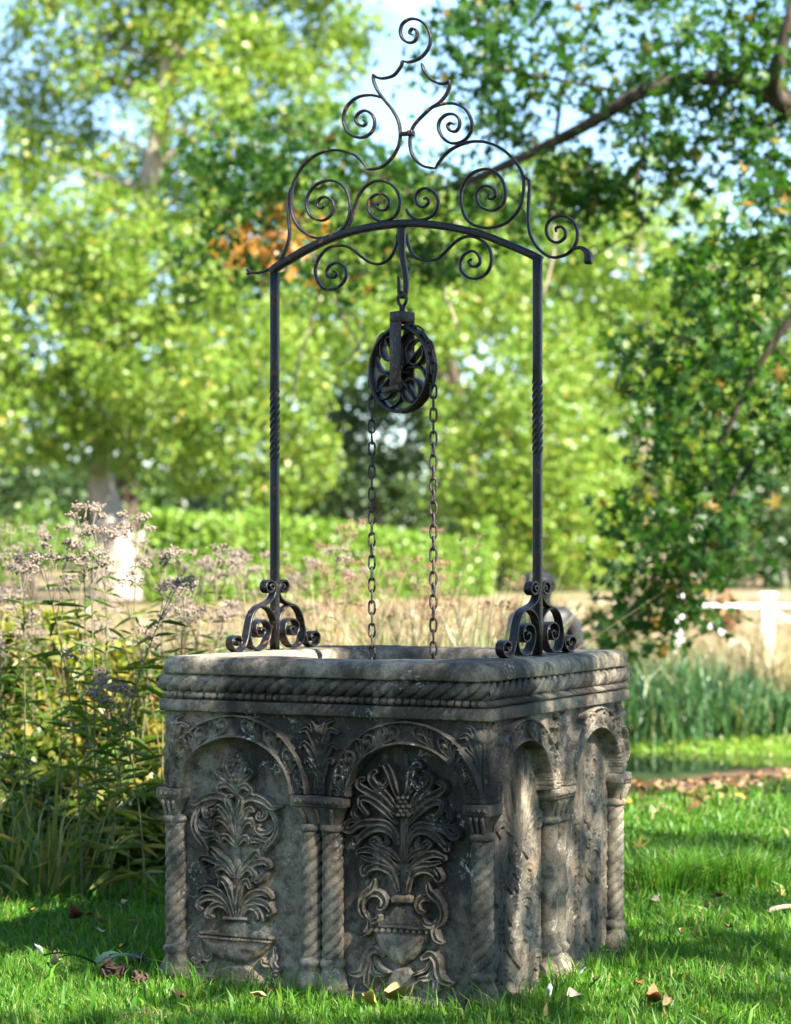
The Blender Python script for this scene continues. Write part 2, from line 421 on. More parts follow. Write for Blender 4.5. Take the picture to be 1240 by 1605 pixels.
def star():
    P = [(0, 0, .04)]
    tips = [(90, .62), (28, .58), (152, .58), (-28, .42), (208, .42)]
    ang = sorted([(a, r) for a, r in tips]); out = []
    for i, (a, r) in enumerate(ang):
        out.append((a, r))
        if i < len(ang)-1: out.append(((a+ang[i+1][0])/2, .22))
    out.append((270, .10))
    for a, r in out: P.append((r*math.cos(math.radians(a)), r*math.sin(math.radians(a)), -.12*r))
    n = len(out); return np.array(P), [np.array([(0, 1+i, 1+(i+1) % n) for i in range(n)])]
STAR_T, STAR_F = star()

def blades(P, H, Wd, lean, bend=1.0):
    """grass blades: base points, heights, widths, lean vectors (n,2)"""
    n = len(P); a = rng.uniform(0, 2*np.pi, n); d = np.stack([np.cos(a), np.sin(a), np.zeros(n)], 1)*(Wd/2)[:, None]
    L = np.concatenate([lean, np.zeros((n, 1))], 1); up = np.array([0, 0, 1.])
    m = P+up*(H*.55)[:, None]+L*.28*bend
    t = P+up*(H*np.maximum(.35, 1-.35*np.hypot(lean[:, 0], lean[:, 1])/np.maximum(H, 1e-4)))[:, None]+L
    V = np.stack([P-d, P+d, m+d*.8, m-d*.8, t], 1).reshape(-1, 3)
    o = (np.arange(n)*5)[:, None]
    return V, [o+np.array([[0, 1, 2, 3]]), o+np.array([[3, 2, 4]])]

# ------------------------------------------------------------------ the stone wellhead
RZ = -TH
well = empty('stone_wellhead', (CX, CY, 0), RZ)
tag(well, 'square carved stone wellhead with arched panels and round opening standing on the grass', 'wellhead')
HB = .546; ZT = .831            # half width of the body, underside of the ledge
WK = 1.12
class Relief:
    """height field over one face of the body: s across, z up"""
    def __init__(self, ds, dz, seed):
        self.s = np.linspace(-HB, HB, int(round(2*HB/ds))+1); self.z = np.linspace(0, ZT, int(round(ZT/dz))+1)
        self.S, self.Z = np.meshgrid(self.s, self.z, indexing='ij'); self.seed = seed
        self.R = np.zeros_like(self.S); self.dep = DEP
    def win(self, x0, x1, z0, z1):
        i = np.searchsorted(self.s, [x0, x1]); j = np.searchsorted(self.z, [z0, z1])
        return slice(i[0], i[1]), slice(j[0], j[1])
    def stroke(self, P, w, h, prof='leaf', sub=5, hh=None, prof_w=None):
        """carved frond along P (n,2); w: widths along (list), h height"""
        w = [x*WK for x in w]
        Q = spline(P, sub); n = len(Q)
        t = np.concatenate([[0], np.cumsum(np.linalg.norm(np.diff(Q, axis=0), axis=1))]); t /= t[-1]+1e-9
        W = np.interp(t, np.linspace(0, 1, len(w)), w); Hh = np.interp(t, [0, .35, .8, 1], hh or [.55, .75, 1, .9])*h
        m = max(w)*1.2
        a, b = self.win(Q[:, 0].min()-m, Q[:, 0].max()+m, Q[:, 1].min()-m, Q[:, 1].max()+m)
        S, Z = self.S[a, b], self.Z[a, b]
        if S.size == 0: return
        best = np.full(S.shape, 9.); bw = np.zeros_like(S); bh = np.zeros_like(S)
        for i in range(n-1):
            p, q = Q[i], Q[i+1]; d = q-p; L = d@d+1e-12
            tt = np.clip(((S-p[0])*d[0]+(Z-p[1])*d[1])/L, 0, 1)
            dist = np.hypot(S-p[0]-tt*d[0], Z-p[1]-tt*d[1]); ww = W[i]+(W[i+1]-W[i])*tt
            k = dist/ww < best
            best[k] = (dist/ww)[k]; bh[k] = (Hh[i]+(Hh[i+1]-Hh[i])*tt)[k]
        q = np.clip(best, 0, 1); dome = np.sqrt(np.maximum(0, 1-q**6))
        if prof == 'leaf': c = dome*(.62+.38*np.sin(np.clip(q, 0, .8)/.8*np.pi/2)**1.5)
        elif prof == 'rib': c = dome*(1-.28*(.5+.5*np.cos(q*3*np.pi)))
        else: c = np.sqrt(np.maximum(0, 1-q*q))
        c = np.where(best < 1, c*bh, 0)
        self.R[a, b] = np.maximum(self.R[a, b], c)
    def ball(self, x, z, r, h):
        a, b = self.win(x-r, x+r, z-r, z+r); S, Z = self.S[a, b], self.Z[a, b]
        q = ((S-x)**2+(Z-z)**2)/r**2
        self.R[a, b] = np.maximum(self.R[a, b], h*np.sqrt(np.maximum(0, 1-q)))
    def poly(self, P, h, edge=.006, tilt=0):
        """raised flat shape with rounded edge"""
        P = np.asarray(P, float)
        a, b = self.win(P[:, 0].min(), P[:, 0].max(), P[:, 1].min(), P[:, 1].max()); S, Z = self.S[a, b], self.Z[a, b]
        ins = np.zeros(S.shape, bool); dm = np.full(S.shape, 9.)
        for i in range(len(P)):
            p, q = P[i], P[(i+1) % len(P)]; d = q-p
            cond = (p[1] > Z) != (q[1] > Z)
            with np.errstate(divide='ignore', invalid='ignore'):
                xi = p[0]+(Z-p[1])*d[0]/(d[1] if d[1] else 1e-9)
            ins ^= cond & (S < xi)
            tt = np.clip(((S-p[0])*d[0]+(Z-p[1])*d[1])/(d@d+1e-12), 0, 1)
            dm = np.minimum(dm, np.hypot(S-p[0]-tt*d[0], Z-p[1]-tt*d[1]))
        e = np.clip(dm/edge, 0, 1); c = np.where(ins, h*np.sqrt(1-(1-e)**2)*(1+tilt*dm), 0)
        self.R[a, b] = np.maximum(self.R[a, b], c)

BAY = .288; AI, BI, AO, BO, ZSP = .19, .16, .249, .231, .593
DEP = .046
def layout(r, design):
    """whole face: base level, part ids; design(r) carves the foliage"""
    S, Z = r.S, r.Z
    H = np.zeros_like(S); pid = np.zeros(S.shape, int)           # 0 wall, 1/2 panels, 3/4 arches, 5 spandrel carving
    for k, c in enumerate((-BAY, BAY)):
        qi = np.where(Z >= ZSP, np.hypot((S-c)/AI, (Z-ZSP)/BI), np.abs(S-c)/AI)
        qo = np.hypot((S-c)/AO, (Z-ZSP)/BO)
        panel = (qi < 1) | ((Z < ZSP) & (np.abs(S-c) <= .2881)); panel &= (S*np.sign(c) >= 0)
        H[panel] = -r.dep; pid[panel] = 1+k
        arch = (~panel) & (qo < 1) & (Z >= ZSP) & (pid == 0)
        rho = np.clip((qo-qo.min())/(1), 0, 1)
        H[arch] = .000; pid[arch] = 3+k
        # fillets
        lo = np.hypot((S-c)/(AI+.009), (Z-ZSP)/(BI+.009)) < 1; hi = np.hypot((S-c)/(AO-.008), (Z-ZSP)/(BO-.008)) > 1
        H[arch & (lo | hi)] = .017
    wallz = (pid == 0)
    H[wallz & (Z >= ZSP)] = -.012
    H = np.where(Z >= ZSP, np.minimum(H, -.012+.03*np.clip((HB-np.abs(S)-.004)/.02, 0, 1)), H)
    for _ in range(2):
        A = np.pad(H, 1, mode='edge'); H = (A[:-2, 1:-1]+A[2:, 1:-1]+A[1:-1, :-2]+A[1:-1, 2:]+2*A[1:-1, 1:-1])/6
    r.H = H; r.pid = pid
    # archivolt scrolls
    global WK
    WK = 1.0
    for c in (-BAY, BAY):
        def pol(ph, rr):
            a = AI+.009+(AO-AI-.017)*rr; b = BI+.009+(BO-BI-.017)*rr
            return np.array([c+a*math.cos(math.radians(ph)), ZSP+b*math.sin(math.radians(ph))])
        for side in (1, -1):
            for k in range(4):
                p0 = 90-side*(4+k*22)
                def q(dp, rr): return pol(p0-side*dp, rr)
                r.stroke([q(21, .1), q(14, .12), q(6, .25), q(2, .6), q(5, .9), q(10, .8), q(10, .5), q(7, .5)], [.004, .006, .006, .005], .013, 'round')
                r.stroke([q(19, .15), q(15, .4), q(12, .75), q(14, .95)], [.005, .009, .005], .014, 'leaf')
                r.stroke([q(21, .2), q(18, .55), q(17, .9)], [.004, .008, .004], .012, 'leaf')
                r.stroke([q(12, .2), q(9, .3), q(6, .55)], [.004, .008, .004], .013, 'leaf')
                r.ball(*q(8, .55), .009, .014)
    WK = 1.12
    # spandrel palmettes
    def sp(c, half):
        for sd in ((1, -1) if half == 0 else (half,)):
            for P, w in (([(0, .612), (.012, .66), (.034, .70), (.045, .69)], [.005, .010, .009, .005]),
                         ([(0, .63), (.014, .70), (.045, .745), (.062, .735)], [.005, .011, .012, .006]),
                         ([(0, .66), (.010, .73), (.035, .785), (.062, .782)], [.005, .011, .013, .006]),
                         ([(0, .69), (.008, .76), (.022, .805), (.040, .815)], [.004, .009, .011, .006]),
                         ([(.014, .60), (.012, .64), (.020, .665)], [.004, .007, .004])):
                P = [(c+sd*x, z) for x, z in P]
                r.stroke(P, w, .022, 'leaf')
        r.stroke([(c, .60), (c, .70), (c, .76)], [.007, .008, .010], .014, 'rib')
        r.ball(c, .785, .024, .024)
    sp(0, 0); sp(-.522, 1); sp(.522, -1)
    design(r)
    # keep carving on its own level: wear and chips
    n1 = vnoise(S+r.seed, Z, 0, 16, 3)-.5; n2 = vnoise(S+r.seed, Z, 3.3, 90, 2)-.5
    r.R *= np.clip((HB-np.abs(S)-.003)/.018, 0, 1)**.5
    if r.seed: r.R = np.where((r.pid == 1) | (r.pid == 2), r.R*.62, r.R)        # the side panels are the more worn ones
    rel = r.R*(.82+.36*vnoise(S+r.seed, Z, 1.7, 9, 2))
    rel = np.maximum(0, rel-.004*np.maximum(0, vnoise(S, Z+r.seed, 5, 30, 2)-.62)*6)
    r.foli = (pid > 0) & (pid < 3) & (r.R > .0015)
    r.Hf = H+rel+.005*n1+.0016*n2
    # broken edge between panel slab and the arch above
    return r

zA = lambda P: np.stack(unp(290+np.asarray(P, float)[:, 0]/4.117, 1150+np.asarray(P, float)[:, 1]/4.117, 1, -HB+DEP), 1)
zB = lambda P: np.stack(unp(540+np.asarray(P, float)[:, 0]/4.01, 1150+np.asarray(P, float)[:, 1]/4.01, 1, -HB+DEP), 1)
def mir(P, c): P = np.array(P, float); P[:, 0] = 2*c-P[:, 0]; return P
def front_design(r):
    # ---- left panel: cone, winged scrolls, three tiers of fronds over a low bowl
    ax = float(zA([(346, 700)])[0, 0]); W = .0115
    L = [([(338, 330), (300, 260), (286, 205), (296, 170)], [.004, .009, .010, .006]),
         ([(338, 352), (300, 300), (255, 262), (236, 235), (250, 222)], [.004, .008, .011, .008, .006]),
         ([(338, 380), (312, 338), (276, 326), (246, 340), (240, 362)], [.004, .008, .010, .010, .006]),
         ([(330, 520), (312, 450), (275, 410), (220, 395), (150, 412), (100, 446), (58, 432)], [.006, .009, .012, .014, .012, .009, .004]),
         ([(165, 415), (110, 480), (82, 560), (98, 630), (140, 690), (165, 742)], [.006, .009, .009, .009, .011, .005]),
         ([(205, 440), (165, 455), (150, 490), (170, 525), (195, 515), (190, 490)], [.008, .010, .009, .008, .008, .006]),
         ([(105, 560), (135, 600), (180, 612), (205, 585), (190, 565)], [.006, .009, .009, .008, .006]),
         ([(120, 650), (165, 655), (205, 640), (240, 665)], [.006, .010, .010, .005]),
         ([(170, 690), (200, 665), (235, 668), (250, 690)], [.005, .009, .009, .005]),
         ([(342, 640), (326, 520), (300, 430), (312, 400), (328, 398)], [.005, .008, .010, .009, .005]),
         ([(336, 650), (302, 560), (268, 490), (240, 465), (228, 480)], [.005, .008, .010, .010, .006]),
         ([(334, 665), (302, 592), (262, 548), (228, 548), (228, 572)], [.005, .008, .010, .010, .006]),
         ([(340, 722), (318, 690), (290, 660), (264, 660), (258, 688)], [.005, .008, .010, .010, .006]),
         ([(336, 920), (302, 850), (250, 795), (222, 760), (200, 738), (184, 765)], [.005, .009, .012, .011, .010, .006]),
         ([(328, 915), (270, 845), (200, 805), (150, 792), (124, 815), (140, 835)], [.005, .009, .013, .012, .009, .005]),
         ([(322, 920), (282, 862), (240, 858), (214, 888), (226, 920)], [.005, .008, .010, .010, .006]),
         ([(190, 850), (165, 870), (180, 905), (205, 928)], [.005, .011, .011, .006]),
         ([(340, 1165), (322, 1045), (296, 962), (265, 930), (246, 968)], [.005, .009, .011, .011, .007]),
         ([(322, 1165), (290, 1072), (230, 1012), (160, 990), (120, 1012), (130, 1032)], [.005, .009, .013, .013, .010, .005]),
         ([(312, 1168), (270, 1085), (200, 1052), (140, 1062), (110, 1100), (130, 1125)], [.005, .009, .012, .012, .010, .006]),
         ([(305, 1168), (275, 1112), (235, 1096), (196, 1112), (172, 1158), (198, 1178)], [.005, .008, .010, .011, .011, .006])]
    r.zone_fol = []
    for P, w in L:
        Q = zA(P); r.stroke(Q, w, .036); r.stroke(mir(Q, ax), w, .036)
    r.stroke(zA([(345, 1175), (344, 900), (346, 600), (350, 350)]), [.016, .011, .010, .006], .018, 'rib')
    cone = zA([(348, 85), (312, 130), (298, 190), (308, 260), (338, 320), (360, 320), (392, 262), (402, 195), (386, 130)])
    r.poly(cone, .016, .012)
    for k in range(7):
        for j in range(3+(k % 2)):
            zz = 110+k*31; xx = 350+(j-(2+(k % 2))/2)*30
            if abs(xx-350) < 48*math.sin(min(1, (k+1)/4)*1.57): r.ball(*zA([(xx, zz)])[0], .0085, .026)
    r.poly(zA([(255, 1172), (425, 1176), (428, 1206), (258, 1204)]), .026, .008)
    r.poly(zA([(275, 1208), (408, 1210), (450, 1262), (580, 1308), (582, 1332), (98, 1292), (98, 1270), (215, 1262)]), .018, .006)
    r.poly(zA([(104, 1298), (576, 1338), (545, 1390), (490, 1440), (420, 1470), (340, 1478), (262, 1462), (190, 1420), (135, 1360)]), .025, .03)
    for k in range(22): r.ball(*zA([(110+k*21.4, 1303+k*1.75)])[0], .0052, .031)
    for sgn in (0, 1):
        for P, w in (([(112, 1340), (106, 1395), (120, 1430), (88, 1468), (62, 1450)], [.006, .010, .012, .011, .006]),
                     ([(120, 1400), (140, 1445), (172, 1448), (182, 1420)], [.006, .010, .010, .005]),
                     ([(100, 1450), (90, 1490), (120, 1500)], [.008, .010, .006])):
            Q = zA(P); r.stroke(mir(Q, ax) if sgn else Q, w, .020)
    r.poly(zA([(150, 1600), (200, 1520), (290, 1488), (400, 1490), (470, 1530), (510, 1600)]), .014, .012)
    # ---- right panel: palmette and grapes over a tall vase with scroll handles
    ax = float(zB([(380, 700)])[0, 0])
    L = [([(362, 440), (335, 330), (312, 235), (282, 180), (258, 190)], [.005, .010, .012, .014, .008]),
         ([(318, 250), (300, 300), (270, 330), (245, 310)], [.005, .007, .006, .004]),
         ([(345, 470), (275, 372), (212, 312), (194, 262), (222, 232)], [.005, .011, .013, .013, .008]),
         ([(335, 500), (255, 412), (175, 362), (120, 322), (122, 288), (150, 280)], [.005, .012, .015, .014, .012, .007]),
         ([(338, 560), (265, 472), (190, 412), (132, 402), (128, 445), (165, 500)], [.005, .010, .013, .011, .008, .006]),
         ([(120, 440), (85, 460), (80, 500), (110, 530)], [.005, .009, .008, .005]),
         ([(345, 650), (290, 568), (200, 556), (120, 566), (60, 605), (28, 585), (55, 545), (95, 540)], [.006, .010, .012, .012, .012, .011, .009, .006]),
         ([(345, 690), (312, 622), (250, 590), (185, 602), (120, 655), (95, 685), (90, 650)], [.006, .010, .012, .013, .013, .010, .006]),
         ([(275, 640), (285, 680), (250, 695), (225, 660), (195, 668)], [.005, .007, .007, .008, .005]),
         ([(350, 790), (300, 738), (240, 705), (200, 668), (215, 648)], [.005, .010, .010, .009, .006]),
         ([(350, 850), (275, 775), (185, 725), (120, 732), (112, 745)], [.006, .011, .013, .012, .006]),
         ([(345, 880), (260, 805), (185, 785), (140, 768)], [.005, .009, .010, .006]),
         ([(348, 980), (315, 875), (245, 830), (180, 842), (150, 880), (138, 846), (170, 806)], [.006, .010, .013, .012, .011, .009, .006]),
         ([(225, 1195), (160, 1165), (125, 1100), (140, 1020), (195, 965), (212, 915)], [.007, .008, .009, .010, .013, .005]),
         ([(140, 1060), (175, 1010), (235, 1000), (275, 1040), (262, 1085), (240, 1090)], [.006, .009, .012, .013, .011, .006]),
         ([(165, 1130), (195, 1172), (225, 1165), (240, 1140)], [.006, .008, .009, .006]),
         ([(150, 1120), (180, 1190), (165, 1240), (132, 1262)], [.006, .010, .010, .006]),
         ([(255, 1385), (205, 1350), (162, 1385), (148, 1455), (120, 1500), (68, 1502)], [.008, .013, .013, .013, .013, .006]),
         ([(190, 1420), (205, 1490), (265, 1510)], [.005, .012, .005]),
         ([(165, 1420), (165, 1500), (165, 1560)], [.005, .013, .010]),
         ([(205, 1390), (235, 1450), (300, 1490)], [.004, .006, .004])]
    for P, w in L:
        Q = zB(P); r.stroke(Q, w, .039); r.stroke(mir(Q, ax), w, .039)
    r.stroke(zB([(378, 990), (380, 760), (384, 520)]), [.022, .014, .012], .016, 'rib')
    r.stroke(zB([(384, 400), (386, 260), (384, 115)]), [.012, .020, .006], .012, 'rib')
    for k in range(5):
        for j in range(3-(k % 2)):
            r.ball(*zB([(385+(j-(2-(k % 2))/2)*32, 400+k*27)])[0], .0105, .028)
    r.poly(zB([(305, 1022), (330, 1008), (430, 1012), (456, 1030), (456, 1070), (305, 1066)]), .028, .009)
    r.poly(zB([(322, 1072), (440, 1075), (462, 1130), (520, 1195), (520, 1222), (214, 1208), (216, 1190), (290, 1130)]), .020, .012)
    r.stroke(zB([(214, 1202), (370, 1212), (530, 1222)]), [.007, .007, .007], .030, 'round')
    r.poly(zB([(194, 1225), (552, 1242), (540, 1300), (500, 1370), (440, 1425), (372, 1460), (310, 1430), (250, 1370), (205, 1300)]), .027, .03)
    for k in range(9):
        r.ball(*zB([(215+k*40, 1232+k*1.6)])[0], .010, .030)
    for k in range(4):
        r.stroke(zB([(375, 1450), (410+k*14, 1390-k*14), (440+k*24, 1330-k*20)]), [.002, .0035, .003], .033, 'round')
    r.poly(zB([(325, 1462), (425, 1470), (470, 1540), (490, 1610), (240, 1610), (280, 1540)]), .016, .01)
zC = lambda P: np.stack(unp(760+np.asarray(P, float)[:, 0]/3.567, 1110+np.asarray(P, float)[:, 1]/3.567, 0, HB-DEP), 1)
def side_design(r):
    ax = float(zC([(186, 700)])[0, 0])
    for P, w in (([(186, 700), (165, 560), (150, 400), (150, 300)], [.006, .014, .016, .008]), ([(186, 700), (186, 520), (190, 280)], [.010, .018, .010]),
                 ([(180, 720), (140, 620), (115, 480), (120, 400)], [.006, .016, .018, .008]), ([(178, 740), (130, 680), (90, 640), (60, 670), (80, 720)], [.007, .014, .014, .012, .006]),
                 ([(180, 720), (130, 760), (95, 850), (100, 950), (150, 1040)], [.006, .009, .010, .010, .006]),
                 ([(176, 760), (150, 720), (125, 780), (140, 850), (165, 800)], [.006, .009, .010, .009, .006]),
                 ([(186, 960), (150, 900), (120, 940), (130, 1000)], [.006, .012, .012, .006]), ([(186, 1040), (150, 980), (125, 1010)], [.006, .010, .006]),
                 ([(180, 1060), (130, 1080), (100, 1170), (110, 1320), (180, 1440)], [.007, .011, .011, .011, .007]),
                 ([(180, 1110), (150, 1110), (125, 1170), (150, 1230)], [.006, .010, .011, .006]), ([(180, 1200), (150, 1220), (125, 1280), (150, 1310)], [.006, .010, .011, .006]),
                 ([(180, 1290), (155, 1300), (135, 1350), (165, 1380)], [.006, .010, .010, .006]), ([(70, 1030), (50, 1060), (60, 1100)], [.008, .012, .008]),
                 ([(150, 1500), (110, 1440), (70, 1460), (60, 1510)], [.007, .013, .013, .008]), ([(160, 1530), (120, 1490), (90, 1530)], [.006, .012, .008])):
        Q = zC(P); r.stroke(Q, w, .015); r.stroke(mir(Q, ax), w, .015)
    r.stroke(zC([(186, 1440), (186, 1000), (188, 640)]), [.012, .010, .012], .012, 'rib')
    for k in range(11):
        for sd in (-1, 1):
            z = .40-k*.026+.008*math.sin(k*5.1); r.ball(ax+sd*(.125+.016*math.sin(k*2.3)), z, .008+.004*math.sin(k*3.7+sd), .011); r.stroke([(ax+sd*.10, z), (ax+sd*.12, z+.012), (ax+sd*.14, z+.004)], [.003, .005, .003], .010)
    ax = float(zC([(590, 700)])[0, 0])
    def vol(cx, cz, rr, turn, a0, h=.016):
        P = [(cx+rr*(1-.72*t)*math.cos(a0+turn*t*7.2), cz+rr*(1-.72*t)*math.sin(a0+turn*t*7.2)) for t in np.linspace(0, 1, 14)]
        r.stroke(P, [.011, .010, .009, .007], h, 'leaf', 3); r.ball(P[-1][0], P[-1][1], .013, h*1.1)
        for t in (.15, .3, .45, .6):
            a = a0+turn*t*7.2; p = np.array([cx+rr*(1-.72*t)*math.cos(a), cz+rr*(1-.72*t)*math.sin(a)]); d = np.array([math.cos(a+.8*turn), math.sin(a+.8*turn)])
            r.stroke([p, p+d*rr*.28, p+d*rr*.42+np.array([-d[1], d[0]])*rr*.12*turn], [.005, .011, .005], h*.9)
    vol(ax, .62, .055, 1, -1.2); vol(ax+.01, .475, .085, -1, 1.6); vol(ax, .30, .095, 1, -1.5); vol(ax-.01, .135, .07, -1, 1.4)
    r.stroke([(ax+.02, .70), (ax-.03, .60), (ax+.07, .49), (ax-.08, .36), (ax+.06, .24), (ax-.05, .13), (ax, .04)], [.009, .010, .010, .010, .009], .014, 'round')
    for k in range(13):
        r.ball(ax-.125+.018*math.sin(k*1.9), .46-k*.027, .008+.003*math.sin(k*4.1), .011); r.ball(ax+.115+.016*math.cos(k*2.1), .50-k*.031, .008+.003*math.cos(k*3.3), .011)
        r.stroke([(ax-.10, .45-k*.027), (ax-.12, .47-k*.027), (ax-.14, .455-k*.027)], [.003, .006, .003], .010)

def face_meshes(r, place, tag_):
    """cut the height field into parts"""
    ns, nz = r.S.shape
    cell = lambda A: np.stack([A[:-1, :-1], A[1:, :-1], A[1:, 1:], A[:-1, 1:]], -1)
    idx = np.arange(ns*nz).reshape(ns, nz); q = cell(idx).reshape(-1, 4)
    cp = r.pid[:-1, :-1].copy(); fo = cell(r.foli).any(-1)
    spd = (cp == 0) & (r.Z[:-1, :-1] > ZSP) & (cell(r.R).max(-1) > .001)
    vase = fo & (r.Z[:-1, :-1] < np.where(r.S[:-1, :-1] < 0, r.vz[0], r.vz[1]))
    part = np.full(cp.shape, 0)
    part[cp == 1] = 1; part[cp == 2] = 2; part[cp == 3] = 3; part[cp == 4] = 4
    part[(cp == 1) & fo] = 5; part[(cp == 2) & fo] = 6
    part[(cp == 1) & vase] = 7; part[(cp == 2) & vase] = 8
    part[spd] = 9
    part = part.reshape(-1)
    V = place(r.S.ravel(), r.Z.ravel(), r.Hf.ravel())
    def mk(name, ids, parent, label=None):
        k = np.isin(part, ids)
        if not k.any(): return None
        f = q[k]; u, inv = np.unique(f, return_inverse=True)
        o = link(name, mesh_np(name, V[u], [inv.reshape(-1, 4)], M['stone']), parent)
        if label: o['label'] = label
        return o
    part[(part == 9) & (r.S[:-1, :-1].reshape(-1) < -.2)] = 10; part[(part == 9) & (r.S[:-1, :-1].reshape(-1) > .2)] = 11
    wall = mk('wall', [0], well)
    for q9 in (9, 10, 11): mk('spandrel_leaf', [q9], wall)
    for k in (0, 1):
        p = mk('recessed_panel', [1+k], well)
        mk('carved_foliage', [5+k], p, r.lab[k]); mk('carved_vase', [7+k], p, r.labv[k])
        mk('arch', [3+k], well)
rf = Relief(.0018, .0018, 0.0); rf.vz = (.150, .225); rf.lab = ('carved plant with pine cone finial and three tiers of fronds', 'carved palmette with grapes and curling fronds'); rf.labv = ('carved low bowl with beaded rim', 'carved tall vase with scroll handles')
layout(rf, front_design)
face_meshes(rf, lambda s, z, h: np.stack([s, -HB-h, z], 1), 'front')
rs = Relief(.0026, .0024, 4.7); rs.dep = .042; rs.vz = (.0, .0); rs.lab = ('worn carved palmette above ovals', 'carved vine with circling scrolls'); rs.labv = (None, None)
layout(rs, side_design)
face_meshes(rs, lambda s, z, h: np.stack([HB+h, s, z], 1), 'side')
# hidden sides: plain dressed stone
mb = MB(); mb.add(*box(-HB, -HB+.03, -HB+.06, HB, 0, ZT)); mb.add(*box(-HB+.03, HB-.06, HB-.03, HB, 0, ZT)); link('wall', mb.mesh('wall', M['stone'], False), well)

def rope_col(R, z0, z1, n, turns, hand=1, k=40, nz=110, amp=.2):
    z = np.linspace(z0, z1, nz)[:, None]; th = (np.arange(k)/k*2*np.pi)[None]
    ph = n*(th*hand-(z-z0)/(z1-z0)*turns*2*np.pi)/2
    r = R*(1-amp+amp*np.abs(np.cos(ph))**.38)
    r = r*(1+.05*(vnoise(th*2+R*90, z*30, 0, 1, 2)-.5))
    e = np.minimum(1, np.minimum(z-z0, z1-z)/.012); r = r*(.86+.14*e)
    V = np.stack([r*np.cos(th), r*np.sin(th), z+0*th], -1).reshape(-1, 3)
    return V, [grid_faces(nz, k, True)]
def lathe(prof, k=28, wob=.02, seed=0):
    P = np.asarray(prof, float); th = (np.arange(k)/k*2*np.pi)[None]
    r = P[:, :1]*(1+wob*(vnoise(np.cos(th)*3+seed+0*P[:, :1], np.sin(th)*3+0*P[:, :1], P[:, 1:]*40+0*th, 1, 2)-.5)*2)
    V = np.stack([r*np.cos(th), r*np.sin(th), P[:, 1:]+0*th], -1).reshape(-1, 3)
    return V, [grid_faces(len(P), k, True)]
def wobble(V, amp, sc, seed=0):
    V = np.array(V); 
    for a in range(3): V[:, a] += amp*(vnoise(V[:, 0]+seed+a*11, V[:, 1], V[:, 2], sc, 2)-.5)*2
    return V
ring = lathe([(.020, .485), (.034, .487), (.039, .494), (.039, .502), (.034, .509), (.020, .511)])
basep = lathe([(.026, .118), (.034, .110), (.040, .104), (.040, .094), (.034, .088), (.032, .080), (.041, .062), (.048, .045), (.050, .030), (.047, .018), (.038, .012)], wob=.05)
me_ring = mesh_np('ring', *ring, M['stone']); me_base = mesh_np('base', *basep, M['stone'])
me_colR = mesh_np('col', *rope_col(.0335, .105, .495, 4, 2.75, 1, amp=.34), M['stone'])
me_colplain = mesh_np('colp', *wobbleplain) if False else mesh_np('colp', *lathe([(.028, .105), (.028, .2), (.029, .255), (.034, .27), (.036, .285), (.034, .30), (.029, .315), (.028, .40), (.028, .495)], wob=.03), M['stone'])
def capital(w, d, dx=0):
    """moulded capital: flared neck under a block with a beaded face"""
    mb = MB()
    V, p = box(-w, w, -d, d, .560, .593, .004); mb.add(wobble(V, .002, 30), p)
    V, p = box(-w+.012, w-.012, -d-.003, d+.003, .569, .585, .002); mb.add(V, p)
    for k in range(int(w*2/.017)):
        x = -w+.020+k*.017
        if x < w-.016:
            Vb, pb = lathe([(.001, .570), (.005, .572), (.0065, .577), (.005, .582), (.001, .584)], 8, 0); Vb = Vb+np.array([x, -d-.002, 0]); mb.add(Vb, pb)
    n = 8; zz = np.linspace(.506, .560, n); rings = []
    for z in zz:
        t = (z-.506)/.054; ww = (w-.026)+(.026-.004)*t**1.6; dd = (d-.018)+(.016)*t**1.6
        rings.append([(-ww, -dd, z), (-ww*.33, -dd-.003*t, z), (ww*.33, -dd-.003*t, z), (ww, -dd, z), (ww, dd, z), (-ww, dd, z)])
    V = np.array(rings).reshape(-1, 3); mb.add(wobble(V, .002, 25), [grid_faces(n, 6, True)])
    for k in range(3):                           # leaf ribs on the neck
        x = (k-1)*(w-.02)*.75
        P = [(x*.8, -d+.016, .508), (x*.9, -d+.010, .53), (x*1.02, -d-.002, .556)]
        V, p = tube(spline(P, 4), [.004, .005, .006, .007, .007, .007, .006, .006, .005], 6); mb.add(V, p)
    return mb
cm = capital(.089, .042).mesh('capital', M['stone'], False); cc = capital(.045, .045).mesh('capital', M['stone'], False)
def put(name, me, x, y, parent, rz=0, z=0):
    o = link(name, me, parent); o.location = (x, y, z); o.rotation_euler = (0, 0, rz); return o
for (x, y) in ((-.517, -.517), (.517, -.517), (.517, .517)):
    c = put('twisted_column', me_colR, x, y, well, .4); put('ring', me_ring, 0, 0, c); put('column_base', me_base, 0, 0, c, .6); put('capital', cc, 0, 0, c, -.4 if x < 0 or y < 0 else math.pi/2-.4)
for sd in (-1, 1):
    c = put('twisted_column', me_colR, sd*.0345, -.525, well, .2+sd); put('ring', me_ring, 0, 0, c); put('column_base', me_base, 0, 0, c, sd)
    c = put('column', me_colplain, .517, sd*.0345, well, .2+sd); put('ring', me_ring, 0, 0, c); put('column_base', me_base, 0, 0, c, sd)
put('capital', cm, 0, -.525, well); put('capital', cm, .518, 0, well, math.pi/2)
mb = MB()
for sx, sy in ((1, -1), (-1, -1), (1, 1)):
    xs = sorted((sx*(HB-.06), sx*(HB-.0105))); ys = sorted((sy*(HB-.06), sy*(HB-.0105)))
    link('corner_block', mesh_np('corner_block', *box(*xs, *ys, .58, .829, .004), M['stone'], False), well)

# base course peeping out of the grass
V, p = box(-.56, .56, -.56, .56, -.10, .020, .012); link('plinth', mesh_np('plinth', wobble(V, .004, 6), p, M['stone'], False), well)

